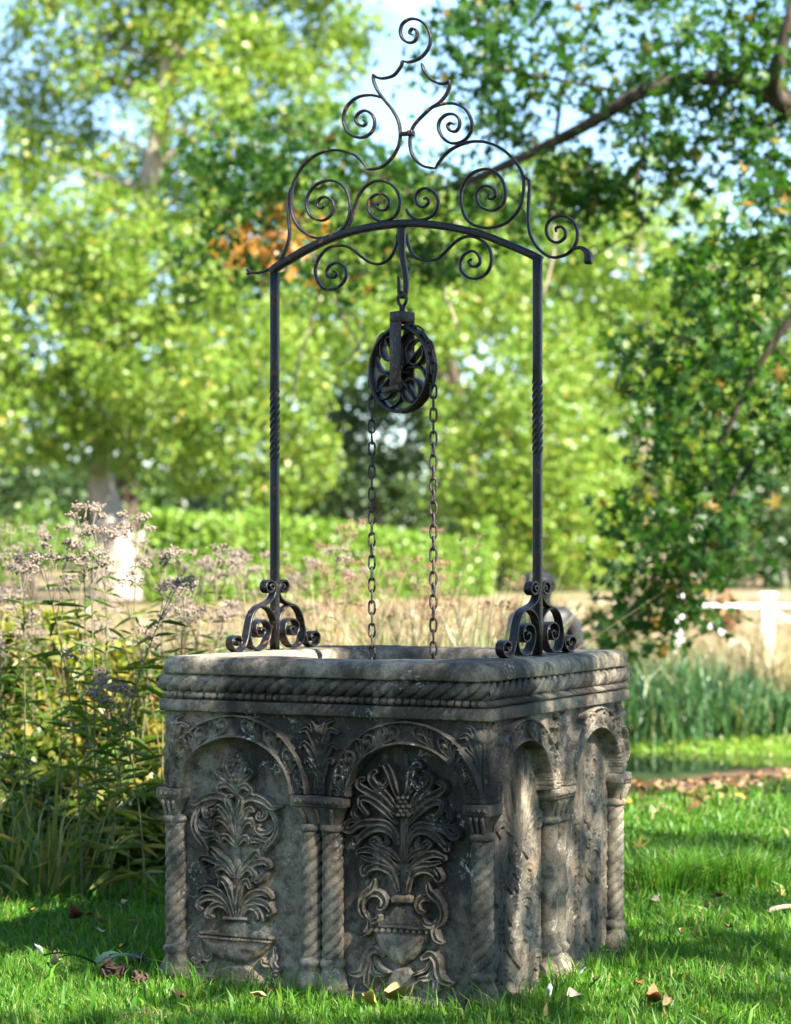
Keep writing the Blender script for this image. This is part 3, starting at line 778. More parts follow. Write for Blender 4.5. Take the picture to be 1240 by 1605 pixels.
def sq_outline(half, rad, nseg=48, nc=7):
    """rounded square, counter clockwise, even samples along sides"""
    pts = []
    for k in range(4):
        a0 = -math.pi/4*0+k*math.pi/2
        R = np.array([[math.cos(a0), -math.sin(a0)], [math.sin(a0), math.cos(a0)]])
        for t in np.linspace(-half+rad, half-rad, nseg, endpoint=False): pts.append(R@np.array([half, t]))
        for t in np.linspace(0, math.pi/2, nc, endpoint=False): pts.append(R@np.array([half-rad+rad*math.cos(t), half-rad+rad*math.sin(t)]))
    return np.array(pts)
def ring_stack(rings, closed_profile=False):
    n = len(rings[0]); V = np.concatenate(rings); f = grid_faces(len(rings), n, True)
    return V, f
def profile_sweep(prof, rad=.02, seed=0, wob=.0015, nseg=60):
    rings = []
    for off, z in prof:
        O = sq_outline(off, max(rad-(.56-off), .006), nseg); rings.append(np.column_stack([O, np.full(len(O), z)]))
    V, f = ring_stack(rings); V = wobble(V, wob, 22, seed); V = wobble(V, wob*.8, 5, seed+3)
    return V, [f]
# ledge (fillet under the studs)
link('ledge', mesh_np('ledge', *profile_sweep([(.50, .829), (.550, .829), (.5585, .8305), (.560, .833), (.560, .862), (.5585, .8645), (.535, .866), (.50, .866)], .02, 1), M['stone']), well)
# stud band with pyramids
band = link('stud_band', mesh_np('stud_band', *profile_sweep([(.50, .8665), (.541, .8665), (.541, .8895), (.50, .8895)], .02, 2, .0008), M['stone']), well)
pw = .0120; PV = np.array([(-pw, 0, -.0112), (pw, 0, -.0112), (pw, 0, .0112), (-pw, 0, .0112), (0, -.024, 0), (-pw, .006, -.0112), (pw, .006, -.0112), (pw, .006, .0112), (-pw, .006, .0112)])
PF = [np.array([(0, 1, 4), (1, 2, 4), (2, 3, 4), (3, 0, 4)]), np.array([(0, 5, 6, 1), (1, 6, 7, 2), (2, 7, 8, 3), (3, 8, 5, 0)])]
me_stud = [mesh_np('stud', wobble(PV*(1, 1.15+.1*k, 1), .0008, 60, k*7), PF, M['stone'], False) for k in range(5)]
nst = 45
for k in range(nst):
    t = -.541+(k+.5)*(1.082/nst)
    o = link('stud', random.choice(me_stud), band); o.location = (t, -.5415, .878)
    o = link('stud', random.choice(me_stud), band); o.location = (.5415, t, .878); o.rotation_euler = (0, 0, math.pi/2)
# rope moulding, one length along each side
def rope_side(seed):
    n = 420; k = 22; s = np.linspace(-1, 1, n)[:, None]; ph = np.linspace(-1.75, 1.75, k)[None]
    L = .53; pitch = .043
    u = (s*L)/pitch-ph*.60
    r = .0305*(.60+.40*np.abs(np.cos(np.pi*u))**.40)*(1+.08*(vnoise(s*20+seed, ph*2, 0, 1, 2)-.5))
    off = .534+np.cos(ph)*r*.95; z = .9165+np.sin(ph)*r*.98
    x = s*(off)                          # mitred at the corners
    return np.stack([x+0*ph, -off+0*s, z+0*s], -1).reshape(-1, 3), [grid_faces(n, k)[:, ::-1]]
for k in range(4):
    a = k*math.pi/2; V, p = rope_side(k*3.1); R = np.array([[math.cos(a), -math.sin(a), 0], [math.sin(a), math.cos(a), 0], [0, 0, 1]])
    link('rope_moulding', mesh_np('rope_moulding', wobble(V@R.T, .0012, 40, k), p, M['stone']), well)
link('fillet', mesh_np('fillet', *profile_sweep([(.48, .885), (.535, .885), (.535, .945), (.48, .945)], .02, 4, .0005), M['stone']), well)
# rim slab with a round, fluted opening
ZS0, ZS1, RH = .9415, .994, .405
outp = [(.50, ZS0), (.556, ZS0), (.5605, ZS0+.002), (.562, ZS0+.006), (.562, ZS0+.018), (.561, ZS0+.029), (.557, ZS0+.039), (.547, ZS0+.047), (.530, ZS1)]
rings = []
O1 = sq_outline(.530, .045, 90, 10); ang = np.unwrap(np.arctan2(O1[:, 1], O1[:, 0])); n = len(ang)
for off, z in outp:
    O = sq_outline(off, .055+(off-.56)*.8, 90, 10); rings.append(np.column_stack([O, np.full(n, z)]))
cir = np.column_stack([np.cos(ang), np.sin(ang)])
for t in (.15, .3, .45, .6, .75, .88, 1.0):
    P = O1*(1-t)+cir*(RH+.025)*t; rings.append(np.column_stack([P, np.full(n, ZS1+.001*math.sin(t*3))]))
flute = np.abs(np.sin(ang*21))**.6
for dr, dz, fl in ((.012, -.003, .15), (.004, -.009, .4), (0, -.018, .8), (0, -.035, 1), (.002, -.06, 1), (.004, -.09, 1), (.004, -.15, 1), (.004, -.7, 1)):
    a2 = ang+dz*(-2.2); rr = RH+dr-.008*fl*np.abs(np.sin(a2*21))**.6
    rings.append(np.column_stack([cir*rr[:, None], np.full(n, ZS1+dz)]))
V, f = ring_stack(rings); V = wobble(V, .0022, 13, 2); V = wobble(V, .0020, 42, 5); V = wobble(V, .003, 4, 8)
rim = link('rim_slab', mesh_np('rim_slab', V, [f], M['rim']), well)
V, p = lathe([(.001, .30), (.42, .30)], 40, 0); link('shaft_floor', mesh_np('shaft_floor', V, p, M['deepsoil']), well)

# ------------------------------------------------------------------ wrought iron frame over the well
frame = empty('iron_well_frame', (CX, CY, ZS1), RZ)
tag(frame, 'black wrought iron arch with scrollwork crest bridging the stone wellhead', 'iron arch')
PX = .466
def post_mesh(z0, z1, t0, t1):
    zs = np.concatenate([np.linspace(z0, t0, 6, endpoint=False), np.linspace(t0, t1, 120, endpoint=False), np.linspace(t1, z1, 6)])
    tw = np.interp(zs, [t0, t1], [0, 2.5*2*math.pi])
    # shaped corners: leave a groove so the twist reads as a rope
    h = .0128; c = .003; sec = np.array([(h, -h+c), (h, 0), (h, h-c), (h-c, h), (0, h), (-h+c, h), (-h, h-c), (-h, 0), (-h, -h+c), (-h+c, -h), (0, -h), (h-c, -h)])
    inside = ((zs > t0) & (zs < t1)).astype(float)
    V = []
    for z, a, i in zip(zs, tw, inside):
        s2 = sec.copy(); s2[[1, 4, 7, 10]] *= 1-.22*i
        R = np.array([[math.cos(a), -math.sin(a)], [math.sin(a), math.cos(a)]]); V.append(np.column_stack([(s2*(1+.04*i))@R.T, np.full(12, z)]))
    V = np.concatenate(V); m = len(zs)
    return wobble(V, .0006, 25), [grid_faces(m, 12, True), np.arange(12)[::-1][None], ((m-1)*12+np.arange(12))[None]]
me_post = mesh_np('post', *post_mesh(0, 2.226-ZS1, 1.614-ZS1, 1.845-ZS1), M['iron'], False)
V, p = box(-.021, .021, -.021, .021, 0, .004, .001); me_plate = mesh_np('base_plate', V, p, M['iron'], False)
# foot brackets: S strap with curls and an inner volute on each side of the post (y across, z up)
def foot_pts():
    cv = lambda P, sgn: [((x-635)/1935*sgn, (945-y)/3624+.004) for x, y in P]
    outer = cv([(566, 222), (548, 210), (548, 186), (572, 176), (594, 205), (580, 250), (535, 268), (497, 235), (497, 175), (528, 138), (572, 140), (604, 185), (612, 260), (590, 330), (540, 382), (470, 414), (400, 442), (350, 495), (312, 585), (288, 700), (266, 810), (235, 895), (185, 932), (130, 925), (90, 880), (86, 810), (125, 770), (175, 775), (200, 820), (185, 862), (155, 855), (155, 825)], -1)
    inner = cv([(440, 428), (505, 446), (560, 492), (598, 565), (612, 640), (618, 720)], -1)
    vol = cv([(292, 700), (296, 800), (325, 890), (400, 930), (475, 905), (525, 830), (545, 730), (525, 640), (470, 598), (405, 610), (368, 665), (370, 740), (410, 785), (460, 765), (475, 710), (440, 685), (420, 715)], -1)
    return outer, inner, vol
for sx in (-1, 1):
    post = link('post', me_post, frame); post.location = (sx*PX, 0, 0)
    link('base_plate', me_plate, post)
    for sy in (1, -1):
        mb = MB()
        for P, th, dp in zip(foot_pts(), (.0075, .0065, .0065), (.027, .026, .030)):
            V, f = strap2d(spline(P, 6), th, dp, .0015)
            V = np.stack([V[:, 2], V[:, 0]*sy, V[:, 1]], 1)
            if sy < 0: f = [q[:, ::-1] for q in f]
            mb.add(V, f)
        V, f = box(-.019, .019, .205 if sy > 0 else -.255, .255 if sy > 0 else -.205, 0, .004, .001); mb.add(V, f)
        o = link('foot_bracket', mb.mesh('foot_bracket', M['iron'], True), frame); o.location = (sx*PX, 0, 0)
        o.data.polygons.foreach_set('use_smooth', np.zeros(len(o.data.polygons), bool))
Z1 = lambda P: np.stack(unp(360+np.asarray(P, float)[:, 0]/2.0667, np.asarray(P, float)[:, 1]/2.0667, 1, 0.0), 1)-np.array([0, ZS1])
def scroll(name, segs, thick=.0078, depth=.015, taper=([0, .04, .96, 1], [.45, 1, 1, .5]), y=0.0, sub=5):
    mb = MB()
    for P in segs:
        V, f = strap2d(spline(Z1(P), sub), thick, depth, .0014, taper)
        V = np.stack([V[:, 0], V[:, 2]+y, V[:, 1]], 1); mb.add(V, [q[:, ::-1] for q in f])
    me = mb.mesh(name, M['iron'], False)
    me.vertices.foreach_set('co', wobble(np.array([v.co[:] for v in me.vertices]), .0009, 30).astype(np.float32).ravel())
    return link(name, me, frame)
scroll('finial', [[(592, 112), (583, 106), (590, 93), (604, 98), (608, 115), (600, 132), (582, 138), (562, 128), (553, 105), (560, 78), (585, 62), (615, 66), (640, 88), (651, 120), (645, 155), (625, 182), (600, 196), (578, 201), (560, 197)]])
scroll('crest_scroll', [[(560, 197), (555, 215), (532, 243), (500, 254), (478, 251), (464, 241)], [(465, 240), (467, 264), (482, 297), (502, 324), (526, 354), (545, 388), (552, 420), (552, 450), (545, 480), (525, 512), (497, 538), (470, 547), (446, 549)],
    [(447, 550), (430, 525), (405, 502), (370, 490), (335, 487), (295, 495), (255, 518), (225, 555), (205, 600), (199, 645), (203, 690), (218, 728), (245, 755), (275, 770), (305, 770), (345, 758), (373, 733), (387, 700), (390, 665), (382, 625), (362, 597), (332, 585), (298, 590), (268, 610), (250, 645), (252, 680), (270, 706), (300, 714), (325, 700), (338, 675), (332, 652), (312, 638), (292, 643), (283, 660), (292, 674), (306, 668), (303, 658)]])
scroll('crest_scroll', [[(622, 205), (632, 232), (650, 255), (678, 270), (700, 270), (715, 261)], [(714, 261), (713, 280), (700, 308), (680, 332), (650, 352), (620, 380), (598, 405), (588, 430), (584, 460), (588, 490), (605, 520), (632, 540), (668, 545)],
    [(667, 546), (677, 528), (700, 498), (735, 475), (780, 460), (825, 460), (870, 475), (910, 505), (940, 545), (952, 580), (952, 620), (945, 660), (925, 695), (895, 722), (860, 736), (825, 738), (790, 728), (765, 705), (752, 670), (749, 635), (757, 600), (780, 567), (815, 550), (850, 552), (880, 578), (893, 615), (890, 650), (870, 675), (840, 682), (812, 668), (800, 640), (808, 612), (830, 602), (855, 612), (862, 632), (850, 645), (838, 640), (842, 628)]])
scroll('volute', [[(504, 322), (480, 312), (450, 308), (415, 315), (385, 338), (370, 370), (370, 400), (385, 430), (412, 445), (440, 443), (462, 425), (470, 398), (462, 372), (440, 358), (418, 366), (408, 386), (416, 402), (432, 408), (442, 398), (432, 388)]])
scroll('volute', [[(655, 350), (700, 335), (735, 338), (765, 355), (782, 385), (785, 415), (770, 445), (745, 462), (715, 463), (690, 445), (677, 418), (680, 392), (700, 373), (725, 370), (743, 385), (745, 408), (733, 425), (715, 423), (706, 408), (715, 398), (727, 402)]])
scroll('volute', [[(383, 748), (395, 710), (405, 670), (420, 630), (445, 600), (480, 585), (515, 592), (540, 615), (552, 650), (545, 685), (525, 708), (495, 718), (470, 708), (452, 685), (450, 655), (465, 635), (490, 628), (512, 640), (517, 662), (505, 680), (485, 680), (475, 668), (485, 658)]])
scroll('volute', [[(572, 676), (580, 692), (600, 708), (625, 712), (655, 700), (672, 675), (675, 648), (660, 622), (635, 610), (612, 620), (602, 645), (612, 665), (630, 670), (645, 655), (640, 643), (628, 645)]])
scroll('side_scroll', [[(203, 600), (190, 650), (191, 710), (194, 760), (183, 805), (160, 850), (130, 872), (100, 883), (75, 883), (58, 878)], [(76, 884), (66, 880), (56, 872)], [(76, 882), (66, 884), (57, 889)]])
scroll('side_scroll', [[(950, 566), (962, 578), (971, 590), (970, 640), (967, 700), (972, 750), (985, 785), (1010, 815), (1040, 833), (1070, 832), (1105, 815), (1125, 780), (1125, 745), (1110, 715), (1080, 700), (1050, 705), (1030, 725), (1027, 755), (1040, 778), (1065, 785), (1085, 770), (1088, 750), (1075, 735), (1058, 738), (1057, 752)]])
lf = scroll('leaf_tip', [[(1095, 822), (1115, 806), (1138, 803), (1155, 812), (1163, 830), (1161, 856)]], .011, .022, ([0, .3, .75, .95, 1], [.5, .8, 1.7, 1.9, 1.2]))
scroll('hanging_scroll', [[(543, 758), (543, 785), (533, 815), (513, 842), (485, 855), (455, 850), (425, 830), (395, 805), (360, 795), (320, 803), (290, 835), (278, 870), (283, 905), (305, 933), (335, 938), (362, 922), (378, 893), (372, 865), (350, 852), (325, 860), (314, 880), (322, 897), (340, 898), (347, 885), (336, 878)]])
scroll('hanging_scroll', [[(576, 758), (578, 785), (587, 812), (605, 835), (635, 845), (670, 840), (700, 815), (730, 785), (760, 768), (790, 767), (825, 785), (845, 815), (848, 850), (835, 882), (805, 902), (775, 900), (752, 878), (748, 850), (760, 825), (785, 813), (805, 825), (812, 848), (800, 862), (783, 862), (775, 848), (785, 838)]])
scroll('arch_bar', [[(138, 884), (150, 868), (200, 838), (250, 808), (310, 780), (380, 755), (450, 738), (520, 728), (580, 724), (640, 726), (700, 734), (760, 745), (820, 760), (880, 783), (940, 808), (985, 828), (1008, 842)]], .0235, .025, ([0, 1], [1, 1]))
scroll('hook', [[(557, 735), (557, 770), (559, 820), (566, 870), (572, 915), (570, 945), (560, 962), (551, 950), (549, 925), (547, 895)]], .014, .016, ([0, .25, .6, .8, 1], [1.9, 1.2, 1.0, .8, .45]))
mb = MB()
for (a, b, c2, d) in ((-.021, .021, -.011, .011),): 
    xc, zc = Z1([(576, 433)])[0]; V, p = box(xc+a, xc+b, -.011, .011, zc-.006, zc+.006, .0015); mb.add(V, p)
    V, p = box(xc+.004, xc+.022, -.013, .013, zc-.009, zc+.009, .002); mb.add(V, p)
link('collar', mb.mesh('collar', M['iron'], False), frame)

# ------------------------------------------------------------------ pulley and chain
RZP = RZ-.34
pul = empty('pulley', (CX, CY, 1.893), RZP)
tag(pul, 'rusty black pulley wheel in a strap housing hanging from the hook', 'pulley')
mb = MB(); mb.add(*box(-.024, .024, -.034, -.026, -.062, .150, .002)); mb.add(*box(-.024, .024, .026, .034, -.062, .150, .002)); mb.add(*box(-.0245, .0245, -.0345, .0345, .1495, .183, .003))
housing = link('housing', mb.mesh('housing', M['rust'], False), pul)
mb = MB(); mb.add(*tube([(-.04, -.043, -.066), (-.005, -.043, -.066), (.024, -.043, -.062)], [.011, .0105, .012], 12)); mb.add(*tube([(0, -.058, -.066), (0, .05, -.066)], .007, 8))
link('axle_pin', mb.mesh('axle_pin', M['rust'], False), pul)
a = np.linspace(-.5, 2*math.pi-1.1, 26); loop = [(.019*math.cos(t)*1.0, 0, .2235+.021*math.sin(t)) for t in np.linspace(-math.pi/2-.45+2*math.pi, -math.pi/2+.45, 24)]
P = [(-.006, 0, .176), (-.005, 0, .195)]+loop+[(.005, 0, .195), (.006, 0, .176)]
link('eye_bolt', mesh_np('eye', *tube(P, .0055, 8), M['rust']), pul)
th = np.arange(64)/64*2*math.pi
RW = .135
prof = [(RW-.007, -.019), (RW+.003, -.020), (RW+.004, -.016), (RW-.003, -.008), (RW-.003, .008), (RW+.004, .016), (RW+.003, .020), (RW-.007, .019), (RW-.008, 0)]
V = np.array([[(r*math.cos(t), y, r*math.sin(t)) for r, y in prof] for t in th]).reshape(-1, 3); k = len(prof)
i = np.arange(64)[:, None]; j = np.arange(k)[None]; f = np.stack([i*k+j, i*k+(j+1) % k, ((i+1) % 64)*k+(j+1) % k, ((i+1) % 64)*k+j], -1).reshape(-1, 4)
wheel = link('wheel', mesh_np('wheel', wobble(V, .0012, 25), [f], M['iron'], False), pul)
for q in range(4):                                   # C scrolls and curved spokes inside the rim
    a0 = q*math.pi/2+.6
    c = np.array([.086*math.cos(a0), .086*math.sin(a0)])
    Pc = [(c[0]+.042*math.cos(a0+.35+t)*(1-.03*t), c[1]+.042*math.sin(a0+.35+t)*(1-.03*t)) for t in np.linspace(0, 5.9, 22)]
    Pc += [(.02*math.cos(a0-.5), .02*math.sin(a0-.5))]
    V, f2 = strap2d(np.array(Pc), .007, .030, .001); V = np.stack([V[:, 0], V[:, 2], V[:, 1]], 1)
    link('spoke_scroll', mesh_np('spoke_scroll', V, [x[:, ::-1] for x in f2], M['iron'], False), wheel)
    a1 = a0+.8
    Pc = spline([(.015*math.cos(a1), .015*math.sin(a1)), (.06*math.cos(a1+.25), .06*math.sin(a1+.25)), (.10*math.cos(a1+.1), .10*math.sin(a1+.1)), (.135*math.cos(a1-.25), .135*math.sin(a1-.25))], 6)
    V, f2 = strap2d(Pc, .007, .022, .001, ([0, .6, 1], [1.2, 1.2, .5])); V = np.stack([V[:, 0], V[:, 2], V[:, 1]], 1)
    link('spoke', mesh_np('spoke', V, [x[:, ::-1] for x in f2], M['iron'], False), wheel)
V, p = lathe([(.001, -.022), (.018, -.022), (.02, -.018), (.02, .018), (.018, .022), (.001, .022)], 16, 0); V = V[:, [0, 2, 1]]
link('hub', mesh_np('hub', V, [p[0][:, ::-1]], M['iron']), wheel)
# chain
LP, LW, LR = .0365, .0100, .0036        # pitch, half width of the wire path, wire radius
a = np.linspace(0, 2*math.pi, 17)[:-1]
hl = LP/2+LR*.9
path = np.array([(LW*np.sign(math.cos(t))*abs(math.cos(t))**.7, 0, hl*np.sign(math.sin(t))*abs(math.sin(t))**.75) for t in a])
n = len(path); T = np.roll(path, -1, 0)-np.roll(path, 1, 0); T /= np.linalg.norm(T, axis=1)[:, None]; Bn = np.array([0, 1., 0]); Nn = np.cross(T, Bn)
kk = 6; th6 = np.arange(kk)/kk*2*math.pi
V = path[:, None]+LR*(Nn[:, None]*np.cos(th6)[None, :, None]+Bn*np.sin(th6)[None, :, None])
i = np.arange(n)[:, None]; j = np.arange(kk)[None]
f = np.stack([i*kk+j, i*kk+(j+1) % kk, ((i+1) % n)*kk+(j+1) % kk, ((i+1) % n)*kk+j], -1).reshape(-1, 4)
me_link = mesh_np('link', V.reshape(-1, 3), [f], M['rust'])
chain = empty('chain', (CX, CY, 1.893), RZP)
tag(chain, 'dark rusty iron chain draped over the pulley with both ends hanging into the well', 'chain')
RC = RW+.006
cp = [(-RC, z) for z in np.arange(-1.25, 0, .01)]+[(-RC*math.cos(t), RC*math.sin(t)) for t in np.linspace(0, math.pi, 60)]+[(RC, z) for z in np.arange(-.01, -1.25, -.01)]
cp = np.array(cp); d = np.concatenate([[0], np.cumsum(np.linalg.norm(np.diff(cp, axis=0), axis=1))])
for q, s in enumerate(np.arange(LP/2, d[-1], LP)):
    x = np.interp(s, d, cp[:, 0]); z = np.interp(s, d, cp[:, 1]); x2 = np.interp(s+.005, d, cp[:, 0]); z2 = np.interp(s+.005, d, cp[:, 1])
    tilt = math.atan2(x2-x, z2-z)
    o = link('link', me_link, chain); o.location = (x, 0.0, z)
    o.rotation_euler = (Matrix.Rotation(tilt, 3, 'Y')@Matrix.Rotation((.62 if q % 2 else -.72)+random.uniform(-.16, .16), 3, 'Z')@Matrix.Rotation(random.uniform(-.05, .05), 3, 'X')).to_euler()

# ------------------------------------------------------------------ trees
def crown_mesh(name, clumps, size, dens, mat, T=BROAD_T, Fc=BROAD_F, drop=None, shell=.55):
    """clumps: (x,y,z,rx,ry,rz); leaves gathered in small sprays spread through each clump"""
    Cs = []
    for (x, y, z, rx, ry, rz) in clumps:
        area = (rx*ry+ry*rz+rx*rz)/3*4*np.pi
        n = int(dens*area/size**2)
        ns = max(4, n//9)
        d = rng.normal(size=(ns, 3)); d /= np.linalg.norm(d, axis=1)[:, None]
        rad = (shell+(1-shell)*rng.random(ns))**.8*(.82+.36*vnoise(d[:, 0]+x, d[:, 1]+y, d[:, 2]+z, 2.2, 2))*1.05
        sc = np.array([x, y, z])+d*rad[:, None]*np.array([rx, ry, rz])
        k = rng.integers(5, 14, ns); c = np.repeat(sc, k, 0)+rng.normal(size=(k.sum(), 3))*size*1.15*np.array([1, 1, .8])
        Cs.append(c)
    Cc = np.concatenate(Cs)
    if drop is not None: Cc = Cc[~drop(Cc)]
    n = len(Cc); S = size*rng.uniform(.65, 1.25, n)
    V, f = scatter(Cc, S, T, Fc, rand_rot(n, .55))
    return mesh_np(name, V, f, mat, False)
def clump_px(u, v, ru, rv, Y, dy=None):
    c = wp(u, v, Y); k = Y/F; return (c[0], Y if dy is None else Y+dy, c[2], ru*k, max(ru, rv)*k*.8, rv*k)
def tree(name, label, base, clumps, size, dens, mat, trunk_pts, trunk_r, bark='bark', group=None, limbs=True, T=LEAF_T, Fc=LEAF_F, shell=.55, lo=4.0, cat='tree'):
    t = empty(name, (base[0], base[1], float(gz(base[0], base[1]))))
    tag(t, label, cat, group); off = np.array(t.location)
    if trunk_pts is not None:
        P = spline(trunk_pts, 6)-off; R = np.interp(np.linspace(0, 1, len(P)), np.linspace(0, 1, len(trunk_r)), trunk_r)
        V, f = tube(P, R, 14, True, .12, base[0]); link('trunk', mesh_np('trunk', V, f, M[bark]), t)
        if limbs:
            for i, c in enumerate([c for c in clumps if c[2] > lo]):
                c = np.array(c); k = np.argmin(np.abs(P[:, 2]+off[2]-(c[2]-.22*np.linalg.norm(c[:2]-P[:, :2].mean(0)-off[:2])-.5))); k = max(2, min(len(P)-2, k)); a = P[k]; b = c[:3]-off
                m = (a+b)/2+np.array([0, 0, .10])*np.linalg.norm(b-a)+rng.normal(size=3)*.05*np.linalg.norm(b-a)
                Q = spline([a, a*.6+m*.4+rng.normal(size=3)*.03*np.linalg.norm(b-a), m, b], 5); r0 = R[k]*.38
                V, f = tube(Q, np.linspace(r0, r0*.15, len(Q)), 7, True, .1); link('limb', mesh_np('limb', V, f, M[bark]), t)
    me = crown_mesh('crown', [tuple(np.array(c)-np.array([*off, 0, 0, 0])) for c in clumps], size, dens, mat, T, Fc, None, shell)
    link('crown', me, t); return t

# tall bright tree on the left
YT = 52
cl = [clump_px(u, v, ru, rv, YT+dy) for u, v, ru, rv, dy in (
    (40, 390, 110, 80, 0), (150, 360, 110, 70, -2), (250, 430, 120, 85, -3), (80, 520, 130, 95, -2), (230, 560, 130, 90, -3), (350, 520, 110, 90, 4), (40, 660, 110, 75, -2), (230, 655, 80, 45, 3), (160, 610, 90, 70, -2), (215, 700, 55, 45, -1), (120, 700, 50, 40, -1), (300, 600, 80, 60, 3), (140, 450, 100, 80, -2), (330, 400, 90, 70, 2), (60, 240, 70, 50, 1), (290, 330, 80, 50, 0), (380, 90, 80, 60, -1), (250, 30, 80, 60, 0), (140, 110, 60, 50, 0), (560, 40, 40, 40, 2),
    (330, 660, 110, 80, 5), (430, 600, 90, 80, 6), (460, 720, 75, 70, 7), (420, 775, 60, 40, 7), (310, 735, 60, 40, 6), (-60, 560, 120, 120, 0), (-70, 380, 100, 100, 0),
    (330, 60, 100, 70, 0), (450, 40, 90, 70, 1), (430, 150, 100, 75, 0), (300, 170, 90, 60, -2), (200, 90, 80, 65, 1), (100, 30, 90, 55, 0), (90, 190, 80, 55, 2), (20, 120, 60, 60, 2), (520, 100, 55, 60, 2), (500, 200, 60, 45, 2), (380, 280, 90, 60, 1), (200, 270, 80, 40, 1), (30, 290, 80, 40, 1),
    (480, -60, 90, 70, 0), (300, -70, 130, 80, 0), (120, -90, 120, 80, 0), (400, -190, 160, 90, 0), (200, -200, 160, 90, 0))]
bx, by = float(wp(190, 0, YT)[0]), YT
tp = [(*wp(188, 895, YT)[:2], float(gz(bx, by))-.3), wp(186, 885, YT), wp(180, 850, YT), wp(168, 800, YT), wp(160, 740, YT), wp(172, 600, YT), wp(205, 430, YT), wp(238, 270, YT), wp(262, 120, YT), wp(285, -40, YT), wp(300, -160, YT)]
tree('tulip_tree', 'tall tree with bright yellow green leaves and pale flared trunk behind the weeds', (bx, by), cl, .155, 2.3, M['bright'], tp, [.80, .68, .55, .38, .30, .28, .26, .24, .2, .12, .05], lo=7.5)

# bright trees beyond the lawn
cl = [clump_px(u, v, ru, rv, 66+dy) for u, v, ru, rv, dy in ((590, 420, 110, 90, 0), (520, 520, 110, 90, -2), (650, 520, 100, 60, -2), (700, 430, 90, 80, 0), (620, 330, 90, 60, 1), (700, 350, 80, 60, 1), (760, 330, 70, 60, 2), (420, 520, 80, 70, 1), (480, 420, 90, 70, 0), (780, 450, 80, 80, 2), (470, 330, 60, 50, 2))]
bx = float(wp(625, 0, 66)[0]); tree('lime_tree', 'rounded light green tree seen through the iron arch', (bx, 66), cl, .195, 2.2, M['bright'], [(bx+2.4, 66, -.2), (bx+2.3, 66, 3), (bx+1.6, 66, 7), (bx+.4, 66, 10), (bx, 66, 12)], [.28, .22, .18, .12, .05], 'darkbark', lo=8)
cl = [clump_px(u, v, ru, rv, 60+dy) for u, v, ru, rv, dy in ((770, 850, 80, 80, 0), (760, 740, 90, 90, -1), (850, 690, 90, 100, -2), (840, 820, 100, 100, -2), (920, 840, 70, 90, -1), (910, 730, 70, 90, 0), (830, 600, 85, 70, 0), (870, 540, 70, 60, 1), (730, 660, 60, 60, 1), (960, 880, 45, 50, 0), (960, 800, 45, 60, 1))]
bx = float(wp(850, 0, 60)[0]); tree('bushy_tree', 'dense pale green bushy tree behind the right post', (bx, 60), cl, .17, 2.3, M['bright'], [(bx, 60, 0), (bx, 60, 2), (bx, 60, 5)], [.3, .2, .05])
cl = [clump_px(u, v, ru, rv, 74+dy) for u, v, ru, rv, dy in ((900, 330, 110, 80, 0), (980, 420, 110, 90, -2), (880, 440, 90, 80, 0), (1060, 350, 80, 60, 2), (1060, 520, 110, 100, 0), (960, 560, 110, 100, -2), (1000, 680, 130, 100, 0), (1130, 640, 100, 120, 1), (1160, 780, 90, 70, 1), (850, 270, 60, 40, 2), (1200, 520, 80, 80, 4), (1120, 460, 90, 70, 2), (1220, 640, 90, 90, 3), (1240, 420, 60, 60, 3), (1040, 610, 90, 80, 1), (1100, 740, 90, 70, 1))]
bx = float(wp(1010, 0, 74)[0]); tree('ash_tree', 'light green tree behind the drooping dark branches', (bx, 74), cl, .22, 2.2, M['bright'], [(bx, 74, -.2), (bx, 74, 4), (bx-.3, 74, 10), (bx, 74, 13)], [.45, .35, .2, .05])
cl = [clump_px(u, v, ru, rv, 62+dy) for u, v, ru, rv, dy in ((1190, 860, 70, 60, 0), (1240, 800, 70, 70, 0), (1150, 880, 50, 45, -1), (1250, 880, 60, 50, -1), (1180, 770, 40, 40, 1), (1300, 830, 80, 90, 0))]
bx = float(wp(1210, 0, 62)[0]); tree('conifer', 'dark blue green evergreen tree near the right edge', (bx, 62), cl, .18, 1.7, M['darkleaf'], [(bx, 62, 0), (bx, 62, 2), (bx, 62, 4.2)], [.3, .2, .05], 'darkbark')
cl = [clump_px(u, v, ru, rv, 72+dy) for u, v, ru, rv, dy in ((560, 760, 90, 60, 0), (660, 760, 80, 60, 0), (480, 790, 80, 45, 0), (600, 680, 90, 70, 1), (380, 800, 90, 40, 0), (720, 800, 60, 50, 0), (540, 640, 70, 50, 1), (660, 640, 70, 50, 1), (620, 600, 60, 30, 1))]
bx = float(wp(590, 0, 72)[0]); tree('yew_tree', 'dark shaded evergreen tree behind the clipped hedge', (bx, 72), cl, .24, 1.7, M['darkleaf'], [(bx, 72, 0), (bx, 72, 2), (bx, 72, 4.2)], [.3, .2, .05], 'darkbark')
cl = [clump_px(u, v, ru, rv, 72+dy) for u, v, ru, rv, dy in ((60, 780, 110, 50, 0), (-50, 750, 90, 80, 0), (140, 760, 50, 50, 0), (20, 700, 70, 50, 0))]
bx = float(wp(30, 0, 72)[0]); tree('yew_tree', 'dark evergreen tree low behind the far left weeds', (bx, 72), cl, .24, 1.7, M['darkleaf'], [(bx, 72, 0), (bx, 72, 2), (bx, 72, 4)], [.3, .2, .05], 'darkbark')
cl = [clump_px(u, v, ru, rv, 90+dy) for u, v, ru, rv, dy in ((60, 720, 160, 120, 0), (20, 520, 160, 160, 2), (260, 600, 150, 150, 0), (420, 420, 130, 120, 0), (250, 300, 120, 90, 0))]
